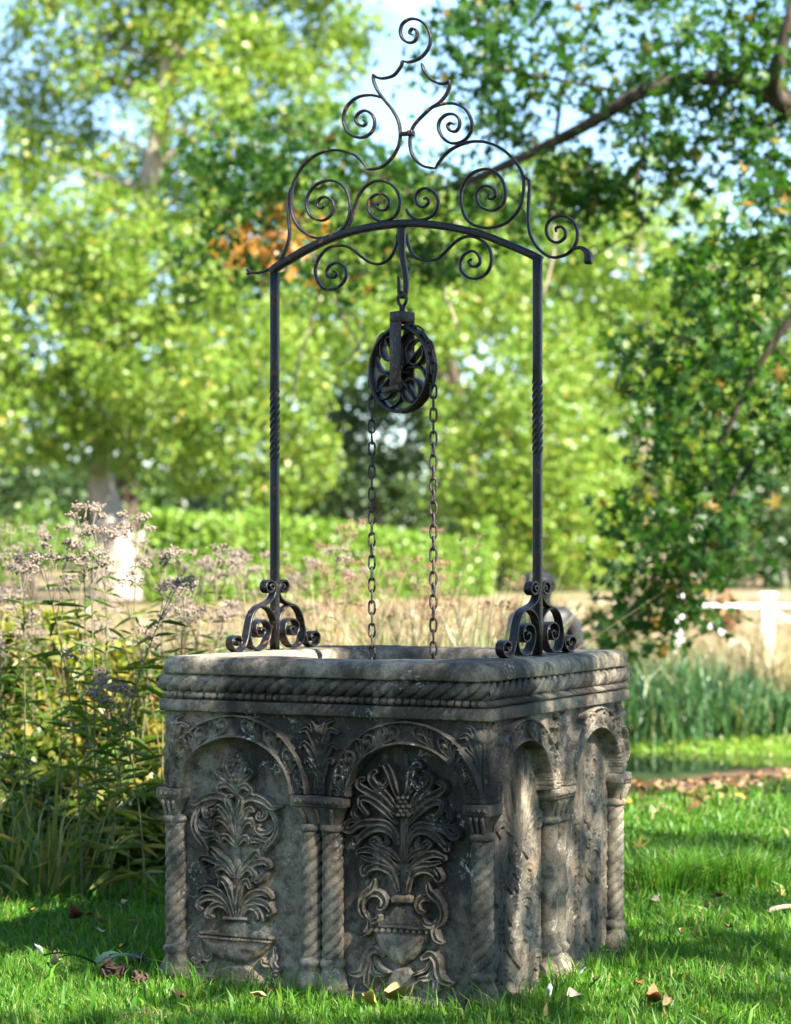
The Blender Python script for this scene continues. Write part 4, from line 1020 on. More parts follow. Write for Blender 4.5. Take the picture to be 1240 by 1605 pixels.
bx = float(wp(200, 0, 90)[0]); tree('oak_tree', 'tree coloured shadow dark filling the gaps behind the tall left tree', (bx, 90), cl, .36, 1.3, M['shadeleaf'], [(bx, 90, 0), (bx, 90, 5), (bx, 90, 14)], [.5, .4, .05], 'darkbark')
mb = MB()
cw = [clump_px(u, 800+40*math.sin(u*.02), 130, 70+25*math.cos(u*.013), 120) for u in range(-700, 2000, 110)]
cw2 = [clump_px(u, v, ru, rv, 92) for u, v, ru, rv, dy in ((560, 350, 130, 90, 0), (700, 420, 130, 110, 0), (560, 560, 130, 120, 0), (860, 380, 130, 100, 0), (760, 600, 140, 120, 0), (1000, 560, 140, 130, 0), (1150, 500, 120, 130, 0), (1240, 700, 130, 130, 0), (1000, 760, 150, 90, 0), (400, 700, 140, 90, 0))]
w = link('far_woodland', crown_mesh('far_woodland', cw+cw2, .5, 2.4, M['shadeleaf'], LEAF_T, LEAF_F)); tag(w, 'far belt of woodland coloured shadow dark closing off the lawn', 'woodland', kind='stuff')

cw = [(rng.uniform(-26, 26), rng.uniform(-26, -21), rng.uniform(1, 6.5), 2.8, 2.2, 1.9) for k in range(60)]  # unseen tree belt added to cut the low sky light on the front
w = link('sky_block_woodland', crown_mesh('sky_block_woodland', cw, .5, .8, M['midleaf'], LEAF_T, LEAF_F)); tag(w, 'unseen belt of mid green trees added behind the viewer to block low sky light', 'woodland', kind='stuff')
# clipped hedge, two lengths with a gap
def hedge(name, label, u0, u1, Y0, Y1, vt0, vt1, thick):
    a = wp(u0, 0, Y0); b = wp(u1, 0, Y1); za = float(wp(0, vt0, Y0)[2]); zb = float(wp(0, vt1, Y1)[2])
    t = empty(name, (a[0], Y0, float(gz(a[0], Y0)))); tag(t, label, 'hedge', 'clipped hedges beyond the lawn'); off = np.array(t.location)
    L = math.hypot(b[0]-a[0], Y1-Y0); n = int(26000*L/10)
    s = rng.random(n); face = rng.choice(3, n, p=[.55, .3, .15])
    zt = za+(zb-za)*s; g0 = np.minimum(gz(a[0], Y0), gz(b[0], Y1)); zz = np.where(face == 0, g0+(zt-g0)*rng.random(n), np.where(face == 1, zt+.0, g0+(zt-g0)*rng.random(n)))
    dep = np.where(face == 0, 0, np.where(face == 1, rng.random(n)*thick, thick))
    x = a[0]+(b[0]-a[0])*s; y = Y0+(Y1-Y0)*s+dep
    e = rng.random(n) < .06; x[e] = b[0]; y[e] = Y1+rng.random(e.sum())*thick
    P = np.stack([x, y, zz], 1)+rng.normal(size=(n, 3))*.09+.16*(vnoise(x, y, zz, 1.2, 2)-.5)[:, None]
    V, f = scatter(P-off, .13*rng.uniform(.7, 1.3, n), LEAF_T, LEAF_F, rand_rot(n, .3)); link('foliage', mesh_np('foliage', V, f, M['hedge'], False), t)
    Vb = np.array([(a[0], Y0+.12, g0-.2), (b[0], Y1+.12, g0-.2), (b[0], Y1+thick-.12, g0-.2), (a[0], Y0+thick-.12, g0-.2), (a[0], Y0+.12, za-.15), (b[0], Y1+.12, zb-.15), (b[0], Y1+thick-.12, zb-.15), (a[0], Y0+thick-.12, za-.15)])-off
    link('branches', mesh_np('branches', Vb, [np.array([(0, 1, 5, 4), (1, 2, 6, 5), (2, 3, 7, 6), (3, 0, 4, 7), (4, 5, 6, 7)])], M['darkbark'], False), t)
hedge('hedge', 'clipped bright green hedge behind the left post, nearer of the two', 225, 365, 48, 48, 810, 822, 1.6)
hedge('hedge', 'long clipped light green hedge seen between the chains', 385, 765, 49, 54, 812, 862, 1.8)

cl = [clump_px(u, v, ru, rv, 47+dy) for u, v, ru, rv, dy in ((20, 870, 60, 40, 0), (90, 860, 50, 45, 1), (-40, 860, 60, 60, 0), (130, 880, 30, 25, -1), (60, 830, 50, 30, 2))]
bx = float(wp(50, 0, 47)[0]); tree('laurel_bush', 'mid green bush beyond the lawn left of the pale trunk', (bx, 47), cl, .15, 2.0, M['midleaf'], [(bx, 47, .1), (bx, 47, .8), (bx, 47, 1.6)], [.12, .08, .03], 'darkbark', cat='bush')
# ------------------------------------------------------------------ the overhanging tree on the right
gum = empty('sweetgum_tree', (8.6, 15.6, 0)); tag(gum, 'large sweetgum tree with star shaped leaves overhanging from the right', 'tree')
go = np.array(gum.location)
LIMBS = []; GK = .9
def wg(u, v, Y): return wp(u, v, Y*1.6)
def limb(name, P, R, k=10):
    Q = spline(np.array([np.asarray(q, float) for q in P]), 6); LIMBS.append(Q); V, f = tube(Q-go, np.interp(np.linspace(0, 1, len(Q)), np.linspace(0, 1, len(R)), R)*GK, k, True, .12); return link(name, mesh_np(name, V, f, M['darkbark']), gum)
limb('trunk', [(8.6, 15.6, -.3), (8.6, 15.6, .3), (8.5, 15.5, 3), (8.4, 15.4, 6), (8.3, 15.2, 9), (8.2, 15, 12)], [.42, .32, .27, .24, .16, .05], 16)
limb('limb', [(8.45, 15.4, 5.2), wg(1480, 300, 10), wg(1330, 240, 10.3), wg(1240, 165, 10.4), wg(1160, 128, 10.5), wg(1080, 124, 10.6), wg(1000, 148, 10.7), wg(930, 190, 10.9), wg(870, 222, 11.1), wg(800, 255, 11.5), wg(730, 285, 12), wg(650, 305, 12.6), wg(540, 330, 12.8), wg(430, 360, 13)], [.2, .16, .13, .10, .08, .068, .06, .055, .05, .044, .036, .028, .018, .008])
limb('limb', [wg(1240, 165, 10.5), wg(1210, 140, 10), wg(1230, 60, 9.8), wg(1260, -60, 9.8)], [.08, .07, .05, .03])
limb('branch', [wg(980, 155, 11.2), wg(1010, 200, 11), wg(1000, 270, 11), wg(995, 310, 11), wg(1006, 350, 11), wg(975, 375, 11), wg(930, 400, 11.2), wg(905, 415, 11.3)], [.02, .017, .015, .013, .012, .01, .008, .005], 6)
limb('branch', [wg(1290, 440, 9.6), wg(1240, 500, 9.7), wg(1180, 590, 9.8), wg(1130, 700, 9.9), wg(1090, 800, 10), wg(1040, 900, 10), wg(1000, 960, 10)], [.05, .035, .03, .022, .016, .01, .004], 6)
limb('branch', [(8.5, 15.5, 4.6), wg(1420, 560, 9.8), wg(1300, 640, 9.8), wg(1200, 700, 9.8), wg(1140, 790, 9.8), wg(1100, 880, 9.8)], [.1, .06, .04, .03, .02, .006], 6)
limb('branch', [wg(870, 222, 11.7), wg(880, 150, 11.6), wg(890, 100, 11.5), wg(860, 30, 11.5), wg(840, -30, 11.5)], [.022, .018, .014, .01, .004], 6)
limb('branch', [wg(650, 305, 12.6), wg(560, 260, 12.5), wg(470, 210, 12.4), wg(380, 180, 12.4)], [.02, .014, .01, .004], 6)
limb('branch', [wg(1000, 148, 11.2), wg(900, 130, 11), wg(800, 110, 10.9), wg(720, 90, 10.8)], [.02, .016, .012, .004], 6)
# sparse clusters that show in the picture, each given by where it hangs
GC = [(720, 50, 45, 40, 10.8), (780, 95, 60, 45, 10.8), (850, 40, 60, 45, 11.2), (830, 140, 50, 35, 11.3), (905, 95, 45, 40, 11.3), (770, 170, 45, 30, 11.8), (760, 15, 50, 25, 11),
      (1060, 40, 55, 50, 10.6), (1130, 70, 60, 50, 10.4), (1190, 30, 60, 45, 10.2), (1215, 100, 50, 45, 10.2), (1100, 150, 60, 35, 10.6), (1020, 110, 40, 30, 11), (990, 190, 45, 28, 11), (930, 165, 45, 28, 11.2), (1170, 200, 60, 40, 10.4), (1240, 190, 50, 60, 10.2), (1010, 10, 45, 20, 10.8),
      (1080, 230, 55, 30, 10.6), (900, 270, 60, 26, 11.4), (960, 300, 50, 35, 11), (880, 330, 40, 25, 11.4), (1040, 280, 45, 30, 10.8), (1240, 300, 45, 40, 10), (1200, 280, 40, 22, 10.2),
      (1230, 400, 55, 45, 9.8), (1160, 400, 45, 35, 9.9), (1200, 480, 60, 45, 9.8), (1120, 460, 50, 40, 10), (1060, 430, 40, 28, 10.2), (1240, 570, 60, 50, 9.7), (1150, 560, 60, 45, 9.9), (1080, 540, 50, 38, 10), (1020, 560, 40, 30, 10.2), (1190, 650, 60, 50, 9.8), (1110, 640, 60, 42, 9.9), (1040, 650, 48, 38, 10), (1240, 690, 36, 30, 9.7),
      (1150, 730, 55, 40, 9.9), (1080, 720, 52, 40, 10), (1020, 740, 42, 34, 10), (1120, 810, 55, 40, 9.9), (1050, 810, 50, 40, 10), (1000, 830, 30, 28, 10.1), (1080, 880, 50, 34, 9.9), (1030, 900, 44, 30, 10), (1130, 860, 30, 24, 9.8), (990, 950, 42, 22, 10), (1030, 975, 30, 13, 10), (1085, 935, 26, 14, 9.9), (960, 985, 26, 12, 10.1),
      (560, 330, 55, 35, 12.6), (500, 300, 55, 40, 12.6), (440, 250, 60, 40, 12.5), (380, 210, 55, 35, 12.4), (330, 260, 40, 35, 12.6), (420, 330, 55, 35, 12.8), (350, 330, 45, 35, 12.8), (480, 190, 50, 30, 12.4), (560, 250, 45, 30, 12.4), (620, 270, 50, 25, 12.5), (690, 330, 55, 28, 12.4), (760, 300, 50, 22, 12.2), (400, 420, 45, 26, 13), (480, 410, 50, 26, 13), (560, 430, 50, 24, 12.9), (330, 400, 40, 30, 13), (640, 400, 45, 22, 12.8), (720, 400, 40, 20, 12.6), (800, 350, 45, 22, 12), (820, 200, 40, 20, 11.8)]
cl = []
for u, v, ru, rv, Y in GC:
    for q in range(4 if v < 430 else 3):
        du, dv, k_ = rng.normal()*ru*.55, rng.normal()*rv*.55, Y*1.6/F; c = wg(u+du, v+dv, Y+rng.normal()*.25)-go
        cl.append((c[0], c[1], c[2], ru*.62*k_, ru*.7*k_, rv*.55*k_))
STAR2 = STAR_T*np.array([.8, 1.1, 1]); STAR2[:, 2] = -.35*(STAR2[:, 1]+.1)**2-.25*np.abs(STAR2[:, 0])
me = crown_mesh('crown', cl[::2], .140, .68, M['gum'], STAR_T, STAR_F, None, .2); link('crown', me, gum, None)
me = crown_mesh('crown', cl[1::2], .125, .68, M['gum'], STAR2, STAR_F, None, .2); link('crown', me, gum, None)
LP_ = np.concatenate(LIMBS)
for u, v, ru, rv, Y in GC:
    c = wg(u, v, Y); k_ = np.argmin(np.linalg.norm(LP_-c, axis=1)); a_ = LP_[k_]; d_ = np.linalg.norm(a_-c)
    if d_ < 2.6:
        e_ = c+(c-a_)*.25; limb('twig', [a_, a_*.55+c*.45+np.array([0, 0, .10*d_]), c, e_-np.array([0, 0, .05])], [.008, .006, .004, .002], 5)
# unseen canopy of an added tree beside the viewer, placed to shade the well
LIT = [(-1.3, 6.9, 0, .3, .2), (.372, 6.49, .56, .13, .15), (1.9, 11.1, 0, 1.2, 1.0), (.85, 6.7, 0, .48, .26), (-1.05, 6.5, 0, .45, .28), (-1.2, 7.9, 0, .45, .40), (1.5, 7.6, 0, .4, .18), (-1.35, 11.0, .6, 1.0, .8), (-1.25, 9.3, .9, .55, .45), (-1.7, 9.0, .5, .35, .35), (-.95, 8.8, .6, .22, .3), (-.2, 6.28, 0, .5, .14), (2.1, 9.2, 0, .5, .25), (.3, 12.5, .5, 1.6, .8), (1.25, 8.7, 0, .4, .2), (-.8, 12.0, .8, 1.2, .8)]  # spots kept clear of leaves so the sun gets through
def shade_drop(C):
    W = C+go; u, v = proj(np.where(W[:, 1:2] > .3, W, np.array([9., 1., 0.])))
    bad = (W[:, 1] > .3) & (u > -60) & (u < 1300) & (v > -60) & (v < 1660)
    for (x, y, z, rx, ry) in LIT:
        t = (W[:, 2]-z)/SUN.z; gx_, gy_ = W[:, 0]-t*SUN.x, W[:, 1]-t*SUN.y
        bad |= ((gx_-x)/rx)**2+((gy_-y)/ry)**2 < 1
    nf = np.array([-ST, -CT, 0.]); sv = np.array(SUN); q0 = np.array([CX, CY, 0.])+nf*.54      # light that reaches the carved front comes through finer leaves (below)
    t = ((W-q0)@nf)/(sv@nf); Q = W-t[:, None]*sv-np.array([CX, CY, 0.]); sl_ = Q[:, 0]*CT-Q[:, 1]*ST
    bad |= (np.abs(sl_) < .60) & (Q[:, 2] > -.03) & (Q[:, 2] < 1.0)
    return bad
_rng = rng; rng = np.random.default_rng(21)
sh = []
for k in range(150):
    # where its shadow should fall, and how high it hangs
    gx_, gy_ = rng.uniform(-2.6, 3.6), rng.uniform(4.2, 12.2); h = rng.uniform(4.0, 8.0)
    t = h/SUN.z; sh.append((gx_+t*SUN.x-go[0], gy_+t*SUN.y-go[1], h, *(rng.uniform(.45, .85)*np.array([1, 1, .5]))))
for k in range(70):
    a_, r_ = rng.uniform(0, 6.28), math.sqrt(rng.random())*.95; z_ = rng.uniform(0, 2.6); h = rng.uniform(4.5, 8.0); t = (h-z_)/SUN.z
    sh.append((CX+r_*math.cos(a_)+t*SUN.x-go[0], CY+r_*math.sin(a_)+t*SUN.y-go[1], h, .42, .42, .25))
for k in range(60):
    sh.append((rng.uniform(-2.5, 3), rng.uniform(-12, -5), rng.uniform(4.5, 9), *(rng.uniform(.5, .9)*np.array([1, 1, .6]))))
sh = [c for c in sh if not (abs(c[0]+go[0]) < 1.2 and abs(c[1]+go[1]) < 1.2 and c[2] < 3)]
shade = empty('shade_tree', (9.0, -4.0, 0)); tag(shade, 'unseen large tree added beside the viewer, its leaves placed to shade the well', 'tree')
me = crown_mesh('crown', sh, .16, .34, M['gum'], STAR_T, STAR_F, shade_drop, .2); o = link('crown', me, shade); o.location = go-np.array(shade.location)
GK = 1.0; n = 720; s_ = rng.uniform(-.64, .64, n); z_ = rng.uniform(-.05, 1.03, n); t = rng.uniform(6.5, 11, n)
P = np.stack([CX+s_*CT-.54*ST, CY-s_*ST-.54*CT, z_], 1)+t[:, None]*np.array(SUN)
m = 620; s_ = rng.uniform(-.6, .66, m); z_ = rng.uniform(-.05, 1.03, m); k = ((s_+.27)/.13)**2+((z_-.52)/.20)**2 > 1; s_, z_ = s_[k], z_[k]; t = rng.uniform(6.5, 11, len(s_))
P = np.concatenate([P, np.stack([CX+.54*CT+s_*ST, CY-.54*ST+s_*CT, z_], 1)+t[:, None]*np.array(SUN)]); n = len(P)
V, f = scatter(P-np.array(shade.location), rng.uniform(.06, .11, n), STAR_T, STAR_F, rand_rot(n, .3)); link('sun_thinning_leaves', mesh_np('sun_thinning_leaves', V, f, M['gum'], False), shade)  # extra unseen leaf layer added to thin the sun on both carved faces
_go = go; go = np.array(shade.location); _gum = gum; gum = shade
rng = _rng
limb('trunk', [(9.0, -4.0, -.2), (9.0, -4.0, .3), (8.9, -3.9, 2), (8.8, -3.8, 4), (8.7, -3.8, 6.5), (8.6, -3.8, 8.5)], [.5, .38, .32, .28, .18, .05], 16)
for k in range(0, 150, 9):
    c = np.array(sh[k][:3])+_go; limb('branch', [(8.8, -3.8, 4.4), (np.array([8.8, -3.8, 5.0])+c)/2+np.array([0, 0, .8]), c], [.07, .035, .008], 6)
go = _go; gum = _gum
# orange spray on the left end of the low branch
for u, v, ru, rv in ((425, 385, 30, 22), (400, 402, 16, 12), (452, 358, 16, 14)):
    c = wp(u, v, 20)-go; o = link('orange_spray', crown_mesh('orange_spray', [(*c, ru*20/F, ru*20/F, rv*20/F)], .15, .8, M['orange'], STAR_T, STAR_F, None, .2), gum); o['label'] = 'spray of leaves turned orange'; o['kind'] = 'stuff'
for k, P in enumerate(([(460, 330), (500, 420), (490, 500), (470, 560), (455, 640)], [(500, 430), (540, 500), (560, 545), (530, 575)], [(540, 480), (570, 520), (560, 550)], [(860, 300), (870, 380), (850, 470)], [(640, 420), (690, 450), (720, 520)])):
    Q = [wp(u, v, 20.5) for u, v in P]; V, f = tube(spline(np.array(Q), 5)-go, .014, 5); link('twig', mesh_np('twig', V, f, M['twig']), gum)

# ------------------------------------------------------------------ grass
def in_well(x, y, m=.0):
    lx = (x-CX)*CT-(y-CY)*ST; ly = (x-CX)*ST+(y-CY)*CT
    return (np.abs(lx) < .545+m) & (np.abs(ly) < .545+m)
def lawn_patch(n, x0, x1, y0, y1, h0, h1, w, wedge=None):
    x = rng.uniform(x0, x1, n); y = rng.uniform(y0, y1, n)
    if wedge is not None: k = np.abs(x) < y*.195+wedge; x, y = x[k], y[k]
    k = ~in_well(x, y) & (y < 11.9+1.9*np.maximum(x-1.7, 0)+.8*rng.random(len(x))); x, y = x[k], y[k]
    n = len(x); pat = vnoise(x, y, 0, 3.2, 3)
    keep = rng.random(n) < .55+.75*pat; x, y, pat = x[keep], y[keep], pat[keep]; n = len(x)
    H = (h0+(h1-h0)*rng.random(n)**1.6)*(.55+.95*pat)
    near = in_well(x, y, .10); H[near] *= rng.uniform(.6, 1.15, near.sum())
    a = rng.uniform(0, 2*np.pi, n)+3*vnoise(x, y, 4, 2.0); l = H*rng.uniform(.1, .95, n)
    return blades(np.stack([x, y, gz(x, y)-.004], 1), H, w*rng.uniform(.7, 1.4, n), np.stack([np.cos(a)*l, np.sin(a)*l], 1))
mb = MB()
mb.add(*lawn_patch(135000, -1.95, 1.95, 5.9, 8.1, .022, .062, .0034, .3))
mb.add(*lawn_patch(85000, -2.7, 2.9, 8.1, 11.0, .024, .062, .006, .35))
mb.add(*lawn_patch(30000, -2.0, 3.9, 11.0, 14.5, .02, .045, .011, .5))
mb.add(*lawn_patch(9000, -2.6, 2.6, 5.0, 5.9, .05, .11, .006))
mb.add(*lawn_patch(22000, -4.2, 4.8, 5.9, 12.0, .04, .10, .012))
# longer blades hugging the stone
n = 420; s = rng.uniform(-.62, .62, n); sd = rng.integers(0, 2, n); o_ = .575+rng.gamma(1.5, .02, n)
lx = np.where(sd == 0, s, o_); ly = np.where(sd == 0, -o_, s); x = CX+lx*CT+ly*ST; y = CY-lx*ST+ly*CT
H = rng.uniform(.05, .15, n); a = rng.uniform(0, 2*np.pi, n); l = H*rng.uniform(.2, .9, n)
mb.add(*blades(np.stack([x, y, np.zeros(n)-.005], 1), H, np.full(n, .004), np.stack([np.cos(a)*l, np.sin(a)*l], 1)))
lawn = link('lawn_grass', mb.mesh('lawn_grass', M['grass'], False)); tag(lawn, 'bright green mown grass surrounding the stone well', 'grass', kind='stuff')
# rank dark tussock right of the well
def tussock(name, label, x, y, n, rad, h, mat, w=.005, cat='grass tuft', lean=.5, group=None):
    t = rng.normal(size=(n, 2))*rad; H = h*rng.uniform(.5, 1.1, n); a = np.arctan2(t[:, 1], t[:, 0])+rng.normal(size=n)*.7; l = H*rng.uniform(.1, 1, n)*lean*2
    z = gz(x+t[:, 0], y+t[:, 1]); V, f = blades(np.column_stack([t, z-float(gz(x, y))-.01]), H, w*rng.uniform(.7, 1.3, n), np.stack([np.cos(a)*l, np.sin(a)*l], 1))
    o = link(name, mesh_np(name, V, f, M[mat], False)); o.location = (x, y, float(gz(x, y))); tag(o, label, cat, group); return o
for k, (u, v) in enumerate(((1040, 1395), (1095, 1385), (1150, 1390))):
    Y = ZC*F/(v-V0); tussock('grass_tussock', ('rank dark grass tussock just right of the well, nearest the stone', 'middle tussock of three in the tall dark grass right of the well', 'rank dark grass tussock right of the well, farthest from the stone')[k], (u-620)/F*Y, Y, 900, .10, .20, 'grass', .005, group='tall dark tussocks right of the well')
# far bank, reeds, dry grasses
n = 14000; x = rng.uniform(-6, 7, n); y = rng.uniform(17.3, 17.8, n); k = pondq(x, y) > 1.02; x, y = x[k], y[k]; n = len(x); H = rng.uniform(.02, .07, n); a = rng.uniform(0, 6.28, n)
V, f = blades(np.stack([x, y, gz(x, y)], 1), H, np.full(n, .012), np.stack([np.cos(a), np.sin(a)], 1)*H[:, None]*.5)
o = link('bank_grass', mesh_np('bank_grass', V, f, M['bright'], False)); tag(o, 'sunlit strip of short grass on the far side of the pond', 'grass', kind='stuff')
n = 16000; x = rng.uniform(-7, 7, n); y = rng.uniform(17.7, 20.2, n); H = rng.uniform(.30, .85, n)*(.55+.85*vnoise(x, y, 0, 1.1, 2))*np.where(x > 2.2, np.maximum(.45, 1-(x-2.2)*.35), 1); a = rng.uniform(0, 6.28, n)
V, f = blades(np.stack([x, y, gz(x, y)], 1), H, np.full(n, .018), np.stack([np.cos(a), np.sin(a)], 1)*H[:, None]*rng.uniform(.1, 1.0, n)[:, None])
o = link('reeds', mesh_np('reeds', V, f, M['reed'], False)); tag(o, 'bed of blue green reeds behind the pond', 'reeds', kind='stuff')
n = 9000; x = rng.uniform(-8, 8, n); y = rng.uniform(20.4, 24.5, n); H = rng.uniform(.3, .85, n)*(.5+.8*vnoise(x, y, 0, 1.1, 2)); a = rng.uniform(0, 6.28, n)
V, f = blades(np.stack([x, y, gz(x, y)], 1), H, np.full(n, .016), np.stack([np.cos(a), np.sin(a)], 1)*H[:, None]*rng.uniform(.2, 1, n)[:, None])
o = link('dry_grass', mesh_np('dry_grass', V, f, M['drygrass'], False)); tag(o, 'pale straw coloured dry grass behind the reeds', 'dry grass', kind='stuff')
n = 1300; x = rng.uniform(.8, 5.0, n); y = 11.9+1.9*np.maximum(x-1.7, 0)+rng.normal(size=n)*.5+.5
V, f = scatter(np.stack([x, y, gz(x, y)+.012], 1), rng.uniform(.03, .08, n), BROAD_T, BROAD_F, rand_rot(n, 1.5))
M['litter'] = leaf_mat('leaf_litter', ramp_cols((.11, .055, .03), (.26, .13, .06), (.36, .22, .10), (.18, .11, .07)), .1)
o = link('leaf_litter', mesh_np('leaf_litter', V, f, M['litter'], False)); tag(o, 'brown fallen leaves drifted along the pond bank', 'leaf litter', kind='stuff')

n = 15000; y = 24+rng.random(n)**1.5*26; x = rng.uniform(-.24, .24, n)*y; H = rng.uniform(.04, .16, n)*(.4+1.2*vnoise(x, y, 0, .5, 2)); a = rng.uniform(0, 6.28, n)
V, f = blades(np.stack([x, y, gz(x, y)-.01], 1), H, .02+.0012*y, np.stack([np.cos(a), np.sin(a)], 1)*H[:, None]*.7)
M['stubble'] = leaf_mat('tan_stubble', ramp_cols((.22, .15, .085), (.30, .21, .125), (.17, .16, .06)), .25)
o = link('dry_stubble', mesh_np('dry_stubble', V, f, M['stubble'], False)); tag(o, 'short dry stubble on the tan lawn beyond the pond', 'dry grass', kind='stuff')
# ------------------------------------------------------------------ tall weeds on the left and behind the well
LANCE_T = np.array([(0, 0, 0), (.075, .28, .03), (.06, .62, -.06), (0, 1, -.26), (-.06, .62, -.06), (-.075, .28, .03)]); LANCE_F = [np.array([(0, 1, 2, 3), (0, 3, 4, 5)])]
OCT_T = np.array([(.5, 0, 0), (-.5, 0, 0), (0, .5, 0), (0, -.5, 0), (0, 0, .5), (0, 0, -.5)]); OCT_F = [np.array([(0, 2, 4), (2, 1, 4), (1, 3, 4), (3, 0, 4), (2, 0, 5), (1, 2, 5), (3, 1, 5), (0, 3, 5)])]
def aim(d, roll):
    """rotation matrices whose y axis follows d (n,3)"""
    d = d/np.linalg.norm(d, axis=1)[:, None]; up = np.tile([0, 0, 1.], (len(d), 1)); xx = np.cross(d, up); xx /= np.linalg.norm(xx, axis=1)[:, None]+1e-9; zz = np.cross(xx, d)
    c, s = np.cos(roll)[:, None], np.sin(roll)[:, None]; return np.stack([xx*c+zz*s, d, -xx*s+zz*c], -1)
def weed(kind, x, y, h, leafmat, stem, seed, label, group, nleaf=9, leaf=.13, headmat='fluff', headn=150, headr=.055, lean=.24, stemr=.0045):
    z0 = float(gz(x, y)); t = empty(kind, (x, y, z0)); tag(t, label, 'weed', group)
    a = rng.uniform(0, 6.28); L = h*lean*rng.uniform(.2, 1.2)
    P = spline([(0, 0, -.03), (math.cos(a)*L*.12, math.sin(a)*L*.12, h*.35), (math.cos(a)*L*.45, math.sin(a)*L*.45, h*.7), (math.cos(a)*L, math.sin(a)*L, h)], 6)
    V, f = tube(P, np.linspace(stemr, stemr*.4, len(P)), 5); link('stem', mesh_np('stem', V, f, M[stem]), t)
    if nleaf:
        k = nleaf*3; s = np.repeat(np.linspace(.12, .92, nleaf), 3); pi = (s*(len(P)-1)).astype(int); B = P[pi]
        an = np.arange(k)*2.09+rng.normal(size=k)*.4+np.repeat(np.arange(nleaf)*.9, 3); el = rng.uniform(-.35, .55, k)
        D = np.stack([np.cos(an)*np.cos(el), np.sin(an)*np.cos(el), np.sin(el)], 1)
        V, f = scatter(B, leaf*rng.uniform(.6, 1.25, k)*(1-.35*s), LANCE_T, LANCE_F, aim(D, rng.normal(size=k)*.5)); link('foliage', mesh_np('foliage', V, f, M[leafmat], False), t)
    if headn:
        top = P[-1]; mb = MB(); nb = rng.integers(5, 9); cs = []
        for b in range(nb):
            an = rng.uniform(0, 6.28); rr = headr*rng.uniform(.3, 1.5); e = top+np.array([math.cos(an)*rr, math.sin(an)*rr, headr*rng.uniform(.2, 1.3)]); s0 = P[-1-rng.integers(0, 4)]
            mb.add(*tube([s0, (s0+e)/2+np.array([0, 0, -.008]), e], stemr*.3, 4)); cs.append(e+rng.normal(size=(headn//nb, 3))*headr*.22*np.array([1, 1, .6]))
        cs = np.concatenate(cs); mb.add(*scatter(cs, rng.uniform(.006, .015, len(cs)), OCT_T, OCT_F)); link('seed_head', mb.mesh('seed_head', M[headmat], False), t)
    return t
def zone_lab(u, Y):
    a = 'at the far left edge' if u < 60 else ('in the middle of the left thicket' if u < 170 else 'nearest the left side of the well')
    b = 'front' if Y < 9.1 else ('middle' if Y < 9.9 else 'back')
    return f'leafy weed with fluffy seed head, {b} row {a}', f'{b} row weeds {a}'
for k in range(27):
    v = rng.uniform(1300, 1400); Y = rng.uniform(8.2, 10.6); u = rng.uniform(-60, 300)
    h = rng.uniform(.75, 1.25)*(1 if u < 230 else .85)
    weed('tall_weed', (u-620)/F*Y, Y, h, 'weedleaf', 'gstem', k, *zone_lab(u, Y), 11, .16)
TL = ('tallest weed with grey fluffy seed head, just left of the pale trunk', 'tall seeded weed rising in front of the pale trunk, right of the tallest', 'tall seeded weed directly before the middle of the pale trunk', 'tall seeded weed left of the pale trunk, second from the left edge', 'tall seeded weed closest to the left edge of the picture', 'tall seeded weed right of the pale trunk before the hedge', 'lower seeded weed in front of the pale trunk base')
for k, (u, vt, Y) in enumerate(((135, 795, 8.7), (205, 815, 8.9), (170, 830, 8.6), (95, 850, 8.8), (40, 880, 8.6), (255, 870, 9.0), (150, 870, 8.5))):
    weed('tall_weed', (u-620)/F*Y, Y, ZC+(V0-vt)/F*Y-.05, 'weedleaf', 'gstem', k, TL[k], None, 11, .13, headn=220, headr=.055, lean=.05)
for k in range(22):
    u = rng.uniform(235, 540); Y = rng.uniform(9.6, 12.5); vt = rng.uniform(870, 985); w_ = ('left corner of the well' if u < 330 else 'left foot of the arch' if u < 440 else 'rim between left foot and chains')+(', tall' if vt < 925 else ', short')
    weed('tall_weed', (u-620)/F*Y, Y, max(.5, ZC+(V0-vt)/F*Y), 'weedleaf', 'stem', k, 'fluffy seeded weed behind the '+w_, 'seeded weeds behind the '+w_, 7, .12, headn=150, headr=.05)
for k in range(44):
    u = rng.uniform(440, 790); Y = rng.uniform(10.5, 13.0); vt = rng.uniform(830, 985) if u < 700 else rng.uniform(920, 990)
    w_ = ('tall, ' if vt < 900 else 'low, ')+('left of the chains' if u < 575 else 'between the chains' if u < 690 else 'right of the chains')
    weed('dry_weed', (u-620)/F*Y, Y, max(.5, ZC+(V0-vt)/F*Y), 'yellowleaf', 'redstem', k, 'dried reddish brown weed with rusty seed head behind the well, '+w_, 'dried reddish weeds, '+w_, 4, .07, 'rustseed', 60, .05, .22, .0035)
for k in range(46):
    u = rng.uniform(440, 830); Y = rng.uniform(9.5, 12); o = tussock('dry_grass_tuft', 'tuft of pale dry grass behind the well, '+('left of the chains' if u < 580 else 'between the chains' if u < 690 else 'right of the chains'), (u-620)/F*Y, Y, 20, .10, rng.uniform(1.1, 1.45), 'drygrass' if k % 3 else 'longgrass', .009, 'grass tuft', .28, 'dry grass tufts behind the well')
for k in range(34):
    u = rng.uniform(-40, 330); Y = rng.uniform(8.6, 11.5); vt = rng.uniform(840, 1010); w_ = ('at the far left edge' if u < 80 else 'in the middle of the thicket' if u < 200 else 'next to the well')+(', tall' if vt < 920 else ', short')
    weed('wispy_weed', (u-620)/F*Y, Y, ZC+(V0-vt)/F*Y, 'weedleaf', 'stem', k, 'thin brown wispy stem with small pale seeds '+w_, 'wispy brown stems '+w_, 6, .09, 'fluff', 70, .05, .35, .003)
